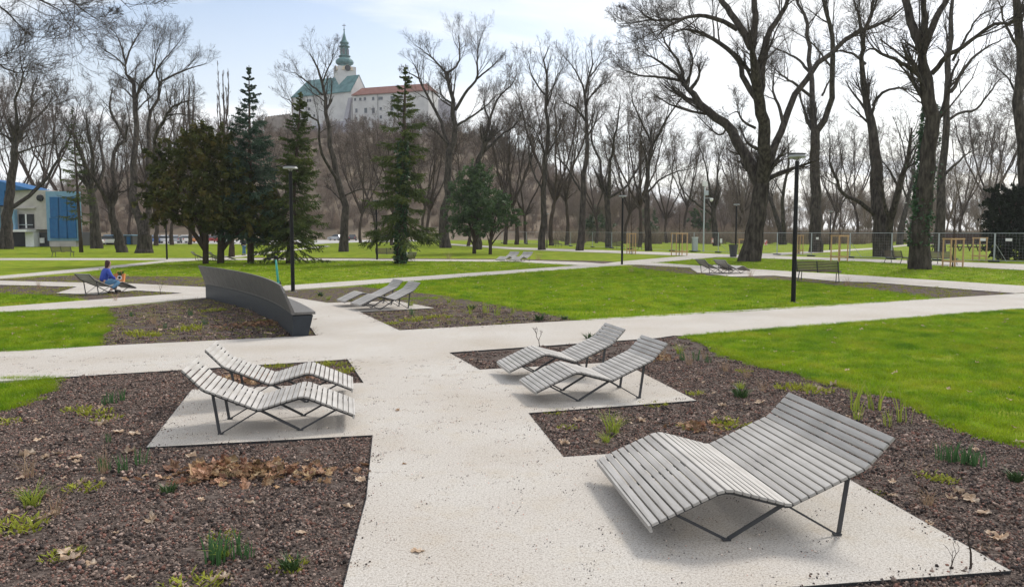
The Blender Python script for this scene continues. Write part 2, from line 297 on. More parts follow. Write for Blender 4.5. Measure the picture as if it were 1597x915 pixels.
# ------------------------------------------------------------------ ground plan (photo pixels on the ground plane)
def far_(pts): return pts
PLAN = [
 ('lawn_right', 'lawn', [(1071, 523.5), (1200, 513), (1597, 481.5), (2000, 450), (2600, 900), (1800, 745), (1597, 691), (1541, 681), (1474, 659), (1456, 646), (1411, 621), (1335, 605), (1280, 593), (1247, 579.5), (1200, 571), (1177, 566), (1139, 553), (1099, 533)]),
 ('lawn_middle', 'lawn', [(561, 445.5), (649, 455), (714, 462.6), (800, 478), (860, 489), (908, 499), (1197, 482.7), (1463, 465), (1348, 450), (1257, 440), (1197, 436), (1051, 426), (981, 416), (948, 415), (800, 426)]),
 ('lawn_left', 'lawn', [(-400, 515), (0, 486), (146, 479.3), (160, 479.5), (165, 498), (143, 539.6), (0, 547.6), (-400, 570)]),
 ('lawn_corner', 'lawn', [(-400, 618), (84, 588.5), (68, 603), (33, 626), (0, 638), (-900, 700)]),
 ('lawn_strip', 'lawn', [(-100, 457), (0, 457.6), (83, 460), (136, 466), (0, 478), (-100, 485)]),
 ('lawn_back', 'lawn', [(340, 404.5), (400, 405.3), (800, 408), (913, 414), (800, 421), (445, 445), (430, 434), (319, 431), (111, 428.6), (151, 421), (261, 408.5)]),
 ('lawn_far_right', 'lawn', [(1021, 409.6), (1114, 402), (1197, 403), (1348, 407.5), (1597, 421), (1800, 429), (1800, 458), (1597, 445.5), (1323, 428), (1200, 421)]),
 ('lot', 'asphalt', [(-300, 384), (200, 380.7), (300, 379.7), (480, 381.5), (510, 379.5), (560, 377.5), (650, 376.5), (650, 368.2), (-300, 368.2)]),
 ('a', 'path', [(320, 464), (320, 455.6), (319, 447.5), (440, 447), (449, 462), (510.6, 472), (561, 486), (622.5, 514.7), (700.4, 549.4), (748, 576), (824, 643.6), (879, 712), (1000, 931), (1050, 1100), (1100, 1900), (330, 1900), (440, 1200), (505, 1000), (535, 915), (558, 825), (571, 777), (581, 678), (567, 596.5), (542, 560), (284, 576.5), (93, 588.3), (-400, 618), (-400, 570), (0, 547.6), (143, 539.6)]),
 ('b', 'path', [(622.5, 514.7), (1589, 457.6), (1700, 451), (2000, 433.5), (2000, 450), (1597, 481.5), (1200, 513), (1026, 526.7), (700.4, 549.4)]),
 ('c', 'path', [(440, 447), (445, 445), (800, 421), (941, 411), (973, 407), (1100, 396.5), (1125, 400), (1011, 410), (948, 415), (800, 426), (445, 452.5)]),
 ('d', 'path', [(973, 408), (1021, 409.6), (1200, 421), (1323, 428), (1597, 445.5), (1800, 458), (1800, 470), (1597, 456), (1582, 457), (1360, 440), (1307, 438.7), (1197, 428.6), (1076, 417), (991, 412.5), (960, 413)]),
 ('e', 'path', [(690, 379.2), (800, 385.5), (1137, 396.5), (1197, 398.4), (1348, 403.5), (1597, 412), (1800, 419), (1800, 429), (1597, 421), (1348, 407.5), (1197, 403), (1137, 401), (800, 388.7), (690, 381.2)]),
 ('f', 'path', [(-300, 402.3), (400, 402.6), (800, 405), (913, 409), (941, 411), (913, 414), (800, 408), (400, 405.3), (-300, 405.5)]),
 ('h', 'path', [(-300, 450), (0, 430), (151, 416.5), (261.5, 405.5), (330, 402), (345, 404), (261.5, 408.5), (151, 421), (0, 434.4), (-300, 458)]),
 ('i', 'path', [(-300, 436), (0, 437.5), (110, 440), (207, 442), (319, 447.5), (321, 464), (285, 457), (211, 452.6), (120, 447), (0, 444), (-300, 445)]),
 ('j', 'path', [(-300, 497), (0, 478), (148, 467), (285, 457), (321, 455), (321, 464), (146, 479.3), (0, 486), (-300, 507)]),
 ('k', 'path', [(345, 402.4), (364, 398.8), (481, 386), (510, 383), (515, 384), (481, 387.6), (375, 400.4), (350, 402.4)]),
 ('l', 'path', [(1150, 397.6), (1365, 386.3), (1418, 380.7), (1620, 376), (1620, 377.2), (1425, 382), (1365, 388.5), (1180, 400)]),
 ('m', 'path', [(690, 372.4), (1180, 373), (1180, 374), (690, 373.5)]),
 ('B1', 'bed', [(84, 588.5), (284, 576.5), (542, 560), (567, 596.5), (581, 678), (571, 777), (558, 825), (535, 915), (505, 1000), (440, 1200), (330, 1900), (-900, 1900), (-900, 700), (0, 638), (33, 626), (68, 603)]),
 ('B2', 'bed', [(700.4, 549.4), (1026, 526.7), (1051, 523), (1071, 523.5), (1099, 533), (1139, 553), (1177, 566), (1200, 571), (1247, 579.5), (1280, 593), (1335, 605), (1411, 621), (1456, 646), (1474, 659), (1541, 681), (1597, 691), (1800, 745), (2600, 900), (2600, 1900), (1100, 1900), (1050, 1100), (1000, 931), (879, 712), (824, 643.6), (748, 576)]),
 ('BM', 'bed', [(449, 462), (441, 457), (445, 452.5), (556, 446), (561, 445.5), (649, 455), (714, 462.6), (800, 478), (860, 489), (908, 499), (622.5, 514.7), (561, 486), (510.6, 472)]),
 ('BB', 'bed', [(321, 464), (160, 479.5), (165, 498), (143, 539.6), (493, 523), (485, 511), (440, 490), (380, 468)]),
 ('BN', 'bed', [(981, 416), (991, 412.5), (1076, 417), (1197, 428.6), (1307, 438.7), (1360, 440), (1582, 457), (1463, 465), (1348, 450), (1257, 440), (1197, 436), (1051, 426)]),
 ('BQ', 'bed', [(-100, 433), (0, 434.4), (111, 428.6), (319, 431), (330, 440), (319, 447.5), (207, 442), (110, 440), (0, 437.5), (-100, 437)]),
 ('BR', 'bed', [(-100, 444), (0, 444), (120, 447), (87, 457), (150, 459), (211, 452.6), (285, 457), (148, 467), (136, 466), (83, 460), (0, 457.6), (-100, 457)]),
 ('BP', 'bed', [(380, 400.9), (560, 401.8), (800, 403.3), (960, 407), (941, 411), (913, 409), (800, 405), (400, 402.6)]),
 ('PL', 'path', [(228, 697), (299, 607), (567, 596.5), (581, 678)]),
 ('PR', 'path', [(748, 576), (968, 564), (1086, 624), (824, 643.6)]),
 ('PD', 'path', [(879, 712), (1222, 689), (1576, 889), (1242, 914), (1000, 931)]),
 ('PM', 'path', [(510.6, 472), (618.7, 469), (678, 480), (561, 486)]),
 ('PP', 'path', [(87, 457), (120, 447), (211, 452.6), (150, 459)]),
 ('PB', 'path', [(1088, 425), (1076, 417), (1180, 420), (1215, 429.5), (1140, 431)]),
]
def build_ground():
    verts, faces, polys = [], [], []
    big = [(-600, -30), (600, -30), (600, 700), (-600, 700)]
    allp = [('ground', 'lawn', [Vector(p) for p in big])]
    for nm, cl, px in PLAN: allp.append((nm, cl, [g(*p).to_2d() for p in px]))
    for nm, cl, P in allp:
        s = len(verts); verts += P; faces.append(list(range(s, s + len(P))))
    # a grid of extra points so that the near lawn and beds can undulate
    rv, re, rf, ov, oe, of = geometry.delaunay_2d_cdt([Vector(v) for v in verts], [], faces, 1, 1e-4)
    tri_cls = []; tri_nm = []
    def inside(P, x, y):
        c = False; j = len(P) - 1
        for i in range(len(P)):
            if (P[i].y > y) != (P[j].y > y) and x < (P[j].x - P[i].x) * (y - P[i].y) / (P[j].y - P[i].y) + P[i].x: c = not c
            j = i
        return c
    tris = []
    for f in rf:
        for k in range(1, len(f) - 1): tris.append((f[0], f[k], f[k + 1]))
    for t in tris:
        c = (rv[t[0]] + rv[t[1]] + rv[t[2]]) / 3; nm, cl = 'ground', 'lawn'
        for a, b, P in allp[1:]:
            if inside(P, c.x, c.y): nm, cl = a, b
        tri_cls.append(cl); tri_nm.append(nm)
    Z = {'lawn': -.03, 'path': 0.0, 'bed': -.024, 'asphalt': -.012}
    edge = {}
    for ti, t in enumerate(tris):
        for a, b in ((t[0], t[1]), (t[1], t[2]), (t[2], t[0])): edge.setdefault((min(a, b), max(a, b)), []).append(ti)
    def emit(name, m, sel, cl, kind='structure', skirt=True):
        gb = GB(); idx = {}; V = []; T = []
        def vi(i, z):
            k = (i, z)
            if k not in idx: idx[k] = len(V); V.append((rv[i].x, rv[i].y, z))
            return idx[k]
        z = Z[cl]
        for ti in sel: T.append(tuple(vi(i, z) for i in tris[ti]))
        S = set(sel); Qs = []
        if skirt:
            for (a, b), ts in edge.items():
                own = [t for t in ts if t in S]
                if len(own) == 1 and len(ts) == 2:
                    oth = [t for t in ts if t not in S][0]
                    if Z[tri_cls[oth]] < z: Qs.append((vi(a, z), vi(b, z), vi(b, -.09), vi(a, -.09)))
        gb.add(V, Qs, T)
        return tag(gb.build(name, m), kind=kind)
    cls = lambda c: [i for i in range(len(tris)) if tri_cls[i] == c]
    emit('ground', M_lawn, cls('lawn'), 'lawn'); emit('gravel_path', M_path, cls('path'), 'path')
    emit('planting_bed', M_bed, cls('bed'), 'bed'); emit('car_park', M_asph, cls('asphalt'), 'asphalt')
    # steel edging strip between raised gravel and bed
    eb = GB()
    for (a, b), ts in edge.items():
        if len(ts) == 2 and {tri_cls[ts[0]], tri_cls[ts[1]]} == {'path', 'bed'} and (rv[a] - rv[b]).length > .05 and min(rv[a].y, rv[b].y) < 40:
            eb.bar((rv[a].x, rv[a].y, -.030), (rv[b].x, rv[b].y, -.030), .006, .060)
    tag(eb.build('bed_edging', M_steel), kind='structure')
    return rv, tris, tri_nm, tri_cls
RV, TRIS, TNM, TCL = build_ground()
def region(names, ymax=1e9, xr=(-1e9, 1e9)):
    """triangle soup of named plan regions, subdivided so that it can be clipped by distance"""
    V = []; T = []
    out_ = []
    def rec(p, d):
        c = (p[0] + p[1] + p[2]) / 3
        L = max((p[0] - p[1]).length, (p[1] - p[2]).length, (p[2] - p[0]).length)
        if d and L > 1.2:
            i = max(range(3), key=lambda k: (p[k] - p[(k + 1) % 3]).length); a, b, e = p[i], p[(i + 1) % 3], p[(i + 2) % 3]; m = (a + b) / 2
            rec((a, m, e), d - 1); rec((m, b, e), d - 1)
        elif c.y < ymax and c.y > 2.5 and xr[0] < c.x / max(c.y, 1) < xr[1]: out_.append(p)
    for t, n in zip(TRIS, TNM):
        if n in names: rec(tuple(Vector(RV[i]) for i in t), 14)
    return out_

# ------------------------------------------------------------------ scattered ground cover (stuff)
def src_coll(name, meshes):
    c = bpy.data.collections.new(name)
    for i, me in enumerate(meshes): c.objects.link(bpy.data.objects.new(name, me))
    return c
def scatter(name, tris, z, coll, density, smin, smax, seed, tilt=.15, clump=0.0, cscale=.8, label=None):
    V = np.array([(v.x, v.y, z) for t in tris for v in t]); n = len(tris)
    me = new_mesh(name, V, [np.arange(3 * n).reshape(-1, 3)], coll.objects[0].data.materials[0])
    o = link(name, me); tag(o, label, None, None, 'stuff')
    t = bpy.data.node_groups.new(name, 'GeometryNodeTree')
    t.interface.new_socket('Geometry', in_out='INPUT', socket_type='NodeSocketGeometry'); t.interface.new_socket('Geometry', in_out='OUTPUT', socket_type='NodeSocketGeometry')
    a = t.nodes.new; L = t.links.new
    gi = a('NodeGroupInput'); go = a('NodeGroupOutput'); dp = a('GeometryNodeDistributePointsOnFaces'); ip = a('GeometryNodeInstanceOnPoints'); ci = a('GeometryNodeCollectionInfo')
    ci.inputs['Collection'].default_value = coll; ci.inputs['Separate Children'].default_value = True; ci.inputs['Reset Children'].default_value = True
    dp.inputs['Density'].default_value = density; dp.inputs['Seed'].default_value = seed; ip.inputs['Pick Instance'].default_value = True
    if clump:
        nz_ = a('ShaderNodeTexNoise'); nz_.inputs['Scale'].default_value = cscale; nz_.inputs['Detail'].default_value = 4
        mr = a('ShaderNodeMapRange'); mr.inputs['From Min'].default_value = .38; mr.inputs['From Max'].default_value = .58; mr.inputs['To Min'].default_value = density * (1 - clump); mr.inputs['To Max'].default_value = density
        po = a('GeometryNodeInputPosition'); L(po.outputs[0], nz_.inputs['Vector']); L(nz_.outputs['Fac'], mr.inputs['Value']); L(mr.outputs[0], dp.inputs['Density'])
    rv_ = a('FunctionNodeRandomValue'); rv_.data_type = 'FLOAT_VECTOR'; rv_.inputs[0].default_value = (-tilt, -tilt, 0); rv_.inputs[1].default_value = (tilt, tilt, 6.283); rv_.inputs['Seed'].default_value = seed + 1
    rs = a('FunctionNodeRandomValue'); rs.data_type = 'FLOAT'; rs.inputs[2].default_value = smin; rs.inputs[3].default_value = smax; rs.inputs['Seed'].default_value = seed + 2
    L(gi.outputs[0], dp.inputs['Mesh']); L(dp.outputs['Points'], ip.inputs['Points']); L(ci.outputs[0], ip.inputs['Instance']); L(rv_.outputs[0], ip.inputs['Rotation']); L(rs.outputs[1], ip.inputs['Scale'])
    L(ip.outputs[0], go.inputs[0])
    md = o.modifiers.new('scatter', 'NODES'); md.node_group = t
    return o
def blades(n, h0, h1, wd, spread, lean, rng, seg=2):
    """n curved grass-like blades"""
    V = []; Q = []; T = []
    for i in range(n):
        r = spread * math.sqrt(rng.random()); a = rng.random() * 6.283; x, y = r * math.cos(a), r * math.sin(a)
        h = h0 + (h1 - h0) * rng.random(); b = a + rng.gauss(0, 1.2); ln = lean * h * (.3 + rng.random()); f = rng.random() * 6.283; wx, wy = wd * math.cos(f) / 2, wd * math.sin(f) / 2
        s0 = len(V)
        for k in range(seg):
            u = k / seg; q = 1 - .45 * u; V += [(x + ln * u * u * math.cos(b) - wx * q, y + ln * u * u * math.sin(b) - wy * q, h * (u - .15 * u * u * lean)), (x + ln * u * u * math.cos(b) + wx * q, y + ln * u * u * math.sin(b) + wy * q, h * (u - .15 * u * u * lean))]
        V.append((x + ln * math.cos(b), y + ln * math.sin(b), h * (1 - .15 * lean)))
        for k in range(seg - 1): Q.append((s0 + 2 * k, s0 + 2 * k + 1, s0 + 2 * k + 3, s0 + 2 * k + 2))
        e = s0 + 2 * (seg - 1); T.append((e, e + 1, e + 2))
    return V, Q, T
def blade_mesh(name, m, *a, **k):
    V, Q, T = blades(*a, **k); gb = GB(); gb.add(V, Q, T); return gb.mesh(name, m)
GRASS = src_coll('grass_tuft', [blade_mesh('grass_tuft', M_grass, 30, .025, .08, .0058, .11, .9, R) for _ in range(4)])
GRASSL = src_coll('grass_clump', [blade_mesh('grass_clump', M_grass, 46, .03, .075, .011, .28, .8, R) for _ in range(3)])
def pebble_cluster(name, n, rad, s0, s1):
    V = []; T = []; C = []
    ic = bmesh.new(); bmesh.ops.create_icosphere(ic, subdivisions=1, radius=1); base = np.array([v.co[:] for v in ic.verts]); ft = np.array([[v.index for v in f.verts] for f in ic.faces]); ic.free()
    for i in range(n):
        s = NR.uniform(s0, s1); q = NR.normal(size=(3, 3)); q, _ = np.linalg.qr(q); p = (base * NR.uniform(.72, 1.15, (len(base), 1)) * NR.uniform(.6, 1.1, 3)) @ q * s
        a = NR.uniform(0, 6.283); r = rad * math.sqrt(NR.random()); p += (r * math.cos(a), r * math.sin(a), NR.uniform(-.2, .75) * s)
        T.append(ft + len(V) * 0 + i * len(base)); V.append(p)
        k = NR.random(); v = NR.uniform(.5, 1.5)
        c = (1.35, .9, .8) if k < .14 else ((1.9, 1.75, 1.65) if k < .32 else ((.42, .42, .45) if k < .6 else (1, .95, .92)))
        C.append(np.tile(np.array(c) * v, (len(base), 1)))
    return new_mesh(name, np.concatenate(V), [np.concatenate(T)], M_peb, tint=np.concatenate(C))
PEB = src_coll('lava_pebbles', [pebble_cluster('lava_pebbles', 44, .09, .0045, .0125) for _ in range(5)])
XR = (-.78, .78)
scatter('lava_gravel', region(('B1', 'B2'), 13.5, XR), -.027, PEB, 115, .85, 1.3, 3, tilt=.1)
scatter('lava_gravel', region(('B1', 'B2', 'BB', 'BM'), 24, XR) , -.024, PEB, 9, 1.3, 2.2, 5, tilt=.1)
for nm, den, cl, seed in (('lawn_right', 150, GRASS, 11), ('lawn_left', 110, GRASS, 12), ('lawn_corner', 160, GRASS, 13)):
    scatter('grass', region((nm,), 34, XR), -.032, cl, den, .75, 1.35, seed, clump=.6, cscale=1.3)
for nm, den, seed in (('lawn_middle', 26, 14), ('lawn_strip', 24, 15), ('lawn_back', 8, 16), ('lawn_far_right', 8, 17)):
    scatter('grass', region((nm,), 75, XR), -.032, GRASSL, den, .7, 1.4, seed, clump=.5, cscale=.35)
GRIT = src_coll('grit', [pebble_cluster('grit', 12, .10, .0022, .0058) for _ in range(4)])
for c_ in GRIT.objects: c_.data.materials.clear(); c_.data.materials.append(M_grit)
scatter('loose_grit', region(('a', 'b', 'PL', 'PR', 'PD'), 14, XR), .001, GRIT, 16, .7, 1.5, 8, tilt=.05, clump=.7, cscale=1.5)
def edge_tris(px, w_, step=.05):
    P = [g(*p).to_2d() for p in px]; o = []
    for a, b in zip(P, P[1:]):
        n = max(1, int((b - a).length / step)); q = (b - a).normalized(); q = Vector((-q.y, q.x))
        for i in range(n):
            wv = w_ * (.35 + .65 * abs(math.sin(a.x * 3 + i * .09) * math.sin(i * .031 + a.y))); c = a + (b - a) * ((i + R.random()) / n) + q * R.gauss(0, wv); k = .06; o.append((Vector((c.x - k, c.y - k)), Vector((c.x + k, c.y - k)), Vector((c.x, c.y + k))))
    return o
by_name = {n: p for n, c, p in PLAN}
EDG = [([(1071, 523.5), (1099, 533), (1139, 553), (1177, 566), (1200, 571), (1247, 579.5), (1280, 593), (1335, 605), (1411, 621), (1456, 646), (1474, 659), (1541, 681), (1597, 691), (1700, 718)], .11, 420), ([(1071, 523.5), (1200, 513), (1597, 481.5)], .035, 260), ([(146, 479.3), (160, 479.5), (165, 498), (143, 539.6)], .16, 300), ([(0, 547.6), (143, 539.6)], .04, 300), ([(84, 588.5), (68, 603), (33, 626), (0, 638)], .12, 420), ([(0, 588.4), (84, 588.5)], .04, 320), ([(622, 466), (714, 462.6), (800, 478), (860, 489), (908, 499)], .22, 170), ([(908, 499), (1197, 482.7), (1463, 465)], .05, 150), ([(1463, 465), (1348, 450), (1257, 440), (1197, 436), (1051, 426), (981, 416)], .28, 90)]
for i, (pl_, w_, dn) in enumerate(EDG): scatter('grass_fringe', edge_tris(pl_, w_), -.022, GRASS, dn, .6, 1.2, 70 + i)
SPILL = src_coll('spilled_pebbles', [pebble_cluster('spilled_pebbles', 5, .09, .004, .010) for _ in range(4)])
for i, pl_ in enumerate([[(581, 678), (571, 777), (558, 825), (535, 915)], [(228, 698), (580, 681)], [(228, 697), (299, 607)], [(824, 643.6), (1086, 624)], [(748, 576), (700, 549)], [(879, 712), (824, 643.6)], [(1000, 931), (1242, 914), (1576, 889), (1321, 744.6)], [(93, 588.3), (284, 576.5)], [(542, 560), (567, 596.5)], [(400, 528), (493, 523), (484, 511)], [(561, 486), (622, 514.7), (800, 507)]]):
    scatter('spilled_pebbles', edge_tris(pl_, .10), .001, SPILL, 75, .7, 1.3, 90 + i)
# thin weeds and moss grown into the beds
MOSS = src_coll('moss_sprig', [blade_mesh('moss_sprig', M_moss, 16, .012, .035, .010, .06, 1.0, R) for _ in range(3)])
scatter('ground_cover', region(('BB', 'BM'), 33, XR), -.03, MOSS, 26, .8, 1.6, 21, clump=1.0, cscale=1.1)
scatter('ground_cover', region(('BR', 'BQ', 'BN'), 60, XR), -.03, MOSS, 12, 1.2, 2.6, 22, clump=1.0, cscale=.5)
STRAW = src_coll('dry_stalk', [blade_mesh('dry_stalk', M_dry, 7, .03, .16, .006, .10, 1.3, R, seg=3) for _ in range(3)])
scatter('dry_litter', region(('B2',), 13, XR), -.03, STRAW, 2.2, .5, 1.1, 23, clump=.9, cscale=.9)
scatter('dry_litter', region(('BB', 'BM', 'BR', 'BQ', 'BN', 'BP'), 70, XR), -.03, STRAW, 4.5, .7, 1.5, 24, clump=.8, cscale=.6)
def leaf_mesh(name, m, n_lobe=5, tint=None):
    """curled lobed leaf with thickness, about 12 cm"""
    K = n_lobe * 4; P = []
    for i in range(K):
        u = i / K; a = u * 6.283; lob = .62 + .38 * abs(math.cos(a * n_lobe / 2)) ** .8 + R.uniform(-.08, .08); rr = .062 * lob * (1.15 if abs(a - 1.57) < 1 else .9)
        P.append((rr * math.cos(a), rr * math.sin(a)))
    curl = R.uniform(3, 9); b2 = R.uniform(2, 9); fx = lambda x, y: curl * x * x + b2 * y * y * R.choice((1, -.4)) + R.uniform(-.006, .006) + .004
    V = [(0, 0, .004)] + [(x * .5, y * .5, fx(x * .5, y * .5)) for x, y in P] + [(x, y, fx(x, y)) for x, y in P]
    T = [(0, 1 + i, 1 + (i + 1) % K) for i in range(K)]; Q = [(1 + i, 1 + K + i, 1 + K + (i + 1) % K, 1 + (i + 1) % K) for i in range(K)]
    return V, Q, T
def leaf_obj_mesh(m):
    V, Q, T = leaf_mesh('', m); gb = GB(); gb.add(V, Q, T); return gb.mesh('fallen_leaf', m)
LEAVES = [leaf_obj_mesh(M_leaf) for _ in range(8)]
LCOL = src_coll('leaf_litter', [leaf_obj_mesh(M_leaf) for _ in range(4)])
scatter('leaf_litter', region(('lawn_left', 'lawn_corner'), 30, XR), -.0, LCOL, 2.6, .3, .8, 31, tilt=.4)
scatter('leaf_litter', region(('lawn_right', 'lawn_middle', 'lawn_back', 'lawn_far_right'), 60, XR), .004, LCOL, .7, .3, .9, 32, tilt=.4)
scatter('leaf_litter', region(('B1', 'B2', 'BB', 'BM'), 26, XR), -.012, LCOL, 2.6, .25, .7, 33, tilt=.4, clump=.7, cscale=.8)
LEAFPX = [(88, 707), (58, 686), (45, 707), (70, 714), (114, 714), (118, 720), (200, 705), (130, 750), (208, 676), (185, 673), (296, 711), (236, 812), (100, 860), (110, 872), (55, 810), (70, 808), (83, 800), (480, 718), (560, 748), (620, 640), (652, 858),
 (1276, 605), (1238, 633), (1300, 600), (1125, 632), (1185, 628), (1165, 630), (1230, 700), (1515, 778), (1495, 765), (1485, 777), (1090, 590), (1000, 655), (965, 655), (1520, 700), (1135, 655), (1393, 772), (1590, 690), (160, 660), (60, 660), (170, 648), (20, 800), (390, 783),
 (545, 790), (470, 830), (30, 745), (345, 900), (205, 900), (1560, 840), (1535, 800), (880, 690), (900, 655), (1405, 640), (1370, 655), (215, 503), (330, 520), (250, 515), (300, 496), (420, 520), (280, 505)]
lby = {}
for i, (px, py) in enumerate(LEAFPX):
    p = g(px, py, -.006 if px != 652 and px != 620 else .002); o = link('fallen_leaf', LEAVES[i % 8], None, p, (R.uniform(-.25, .25), R.uniform(-.25, .25), R.uniform(0, 6.28))); k = R.uniform(.55, 1.25); o.scale = (k, k * R.uniform(.75, 1.1), k * R.uniform(.7, 1.6))
    tag(o, 'dry curled brown leaf fallen on the pale gravel path' if px in (652, 620) else 'dry curled pale brown leaf fallen on the dark planting bed', 'fallen leaf', 'dry fallen leaves')
    if px not in (652, 620): lby.setdefault(bed_of(px, py), []).append(o)
    else: o['label'] = 'dry brown leaf lying on the open gravel path, ' + ('the nearer of two' if px == 652 else 'the farther of two')
for bd, os_ in lby.items(): number_off(os_, 'brown fallen leaf, %s from the left in the ' + bd)
def leaf_pile(name, px, py, ln, wd, n, label, ang=0.1, kk=(.45, 1.0)):
    Vs = []; Qs = []; Ts = []; C = []; nv = 0; c = g(px, py, -.028)
    for i in range(n):
        V, Q, T = leaf_mesh('', M_leafb); a, b = R.gauss(0, .38), R.gauss(0, .38); k = R.uniform(*kk)
        M = Matrix.Rotation(R.uniform(0, 6.28), 3, 'Z') @ Matrix.Rotation(R.gauss(0, .45), 3, 'X') @ Matrix.Rotation(R.gauss(0, .45), 3, 'Y'); hgt = max(0, .05 * (1 - (a * a + b * b) * 2)) * R.random()
        dxy = Matrix.Rotation(ang, 3, 'Z') @ Vector((a * ln, b * wd, 0)); Vs += [M @ (Vector(v) * k) + Vector((0, 0, .02 + hgt)) + dxy + c for v in V]; Qs += [tuple(j + nv for j in q) for q in Q]; Ts += [tuple(j + nv for j in q) for q in T]
        t = R.uniform(.5, 1.5); C += [(t, t * R.uniform(.85, 1.1), t)] * len(V); nv += len(V)
    me = new_mesh(name, Vs, [np.array(Qs), np.array(Ts)], M_leafb, tint=np.array(C)); tag(link(name, me), label, None, None, 'stuff')
leaf_pile('leaf_pile', 405, 742, 1.05, .45, 260, 'drift of brown leaves lying on the dark bed', kk=(.3, .85))
leaf_pile('leaf_pile', 330, 738, .5, .5, 60, 'drift of pale leaves at the end of the pile', kk=(.6, 1.3))
leaf_pile('leaf_pile', 400, 592, .75, .5, 170, 'rusty leaves blown under the loungers')
leaf_pile('leaf_pile', 420, 505, 1.6, .7, 150, 'brown leaves gathered behind the curved bench', ang=.9)
leaf_pile('leaf_pile', 1020, 560, .6, .5, 60, 'brown leaves behind the loungers')
leaf_pile('leaf_pile', 1090, 668, .4, .3, 70, 'heap of brown leaves by the wide lounger', kk=(.3, .6))

# ------------------------------------------------------------------ small plants in the beds: each clump is a plant
PL = {
 'shoots': (M_strap, [dict(n=16, h0=.10, h1=.20, wd=.012, spread=.06, lean=.25)], 'green bulb shoots standing in the dark mulch', 'bulb shoots in the beds', 'bulb_plant', 'green bulb shoots'),
 'sedge': (M_sedge, [dict(n=46, h0=.12, h1=.24, wd=.008, spread=.05, lean=.95)], 'yellow green grassy tuft growing in the mulch', 'grassy tufts in the beds', 'grass_clump_plant', 'yellow green grassy tuft'),
 'iris': (M_sedge, [dict(n=11, h0=.16, h1=.33, wd=.016, spread=.06, lean=.35)], 'tall pale green iris leaves at the lawn edge', 'iris clumps by the lawn', 'iris_plant', 'tall iris leaves'),
 'moss': (M_moss, [dict(n=70, h0=.02, h1=.055, wd=.016, spread=.14, lean=1.0)], 'low yellow green cushion plant on the mulch', 'yellow cushion plants', 'cushion_plant', 'yellow cushion plant'),
 'weed': (M_ever, [dict(n=60, h0=.05, h1=.16, wd=.02, spread=.07, lean=.9)], 'small dark green leafy plant in the mulch', 'small leafy plants', 'leafy_plant', 'dark leafy plant'),
 'straw': (M_dry, [dict(n=26, h0=.10, h1=.34, wd=.005, spread=.05, lean=.7)], 'dry straw coloured dead plant stems in the bed', 'dead dry plants', 'dry_plant', 'dead straw stems'),
}
PROTO = {k: [blade_mesh(v[4], v[0], rng=R, seg=3, **v[1][0]) for _ in range(4)] for k, v in PL.items()}
SPOT = {
 'shoots': [(165, 632, 1), (175, 630, 1.1), (191, 625, .9), (193, 735, 1.1), (222, 725, 1.25), (165, 735, .9), (335, 880, 1.25), (350, 870, 1.1), (366, 868, 1.2), (387, 872, .8), (1484, 720, 1.2), (1498, 722, 1.3), (1512, 724, 1.1), (1527, 728, 1.1), (1470, 718, 1), (1084, 562, 1.2), (1104, 566, 1), (1065, 562, 1), (320, 506, 1.1), (297, 492, 1.2), (258, 513, .9), (643, 492, 1.2), (205, 494, 1), (170, 690, .6)],
 'sedge': [(955, 676, 1.25), (945, 690, .8), (1060, 552, 1), (1155, 607, .8), (348, 872, .8), (50, 790, 1.1), (640, 478, 1.3), (700, 472, 1), (512, 468, 1), (1010, 432, 1.6)],
 'iris': [(1332, 640, 1.4), (1366, 640, 1.4), (1410, 660, 1.4), (1385, 665, .8), (1337, 655, .9), (1262, 615, .9), (735, 490, 1.3), (757, 488, 1.4), (775, 492, 1.3), (800, 488, 1.2), (430, 462, 1)],
 'moss': [(130, 762, 1.2), (30, 823, 1.5), (12, 825, 1.2), (98, 868, 1), (120, 640, 1.3), (150, 645, 1.4), (165, 655, 1.2), (1230, 607, 1.6), (1275, 611, 1.6), (1250, 605, 1.4), (1140, 665, 1.5), (1130, 660, 1.3), (1085, 615, 1), (1160, 580, 1), (1020, 632, 1.2), (865, 644, 1), (1455, 745, 1.1), (1470, 750, .9), (450, 885, .9), (350, 838, .8), (300, 915, 1.3), (330, 912, 1), (1075, 668, 1), (525, 570, 1.6), (540, 580, 1.5), (508, 568, 1.3), (425, 573, 1.4), (440, 572, 1.2), (215, 521, 2.2), (230, 524, 2), (290, 515, 2), (300, 512, 2), (325, 486, 2), (338, 484, 2), (640, 500, 2), (660, 497, 2), (690, 495, 2), (610, 505, 1.5), (820, 560, 1.4), (810, 566, 1.2), (995, 555, 1.2), (10, 660, 1.2), (885, 668, .8), (1360, 770, .7)],
 'weed': [(1155, 620, 1.1), (452, 888, .8), (48, 783, .9), (1584, 750, .8), (262, 770, .7), (735, 483, 1.3), (840, 500, 1.3), (880, 498, 1), (500, 462, 1.2), (920, 530, 1.2)],
 'straw': [(47, 745, 1.1), (160, 738, .9), (1100, 560, 1), (1075, 570, 1.1), (1130, 580, 1), (1165, 590, 1), (85, 805, .8), (940, 548, 1), (1450, 790, .9), (1190, 610, .9), (1035, 555, 1), (690, 500, 1), (240, 505, 1.2), (180, 470, 1.3), (60, 450, 1.6), (380, 455, 1.2), (985, 425, 2), (1170, 432, 2), (1320, 446, 2), (840, 407, 3), (700, 404, 3)],
}
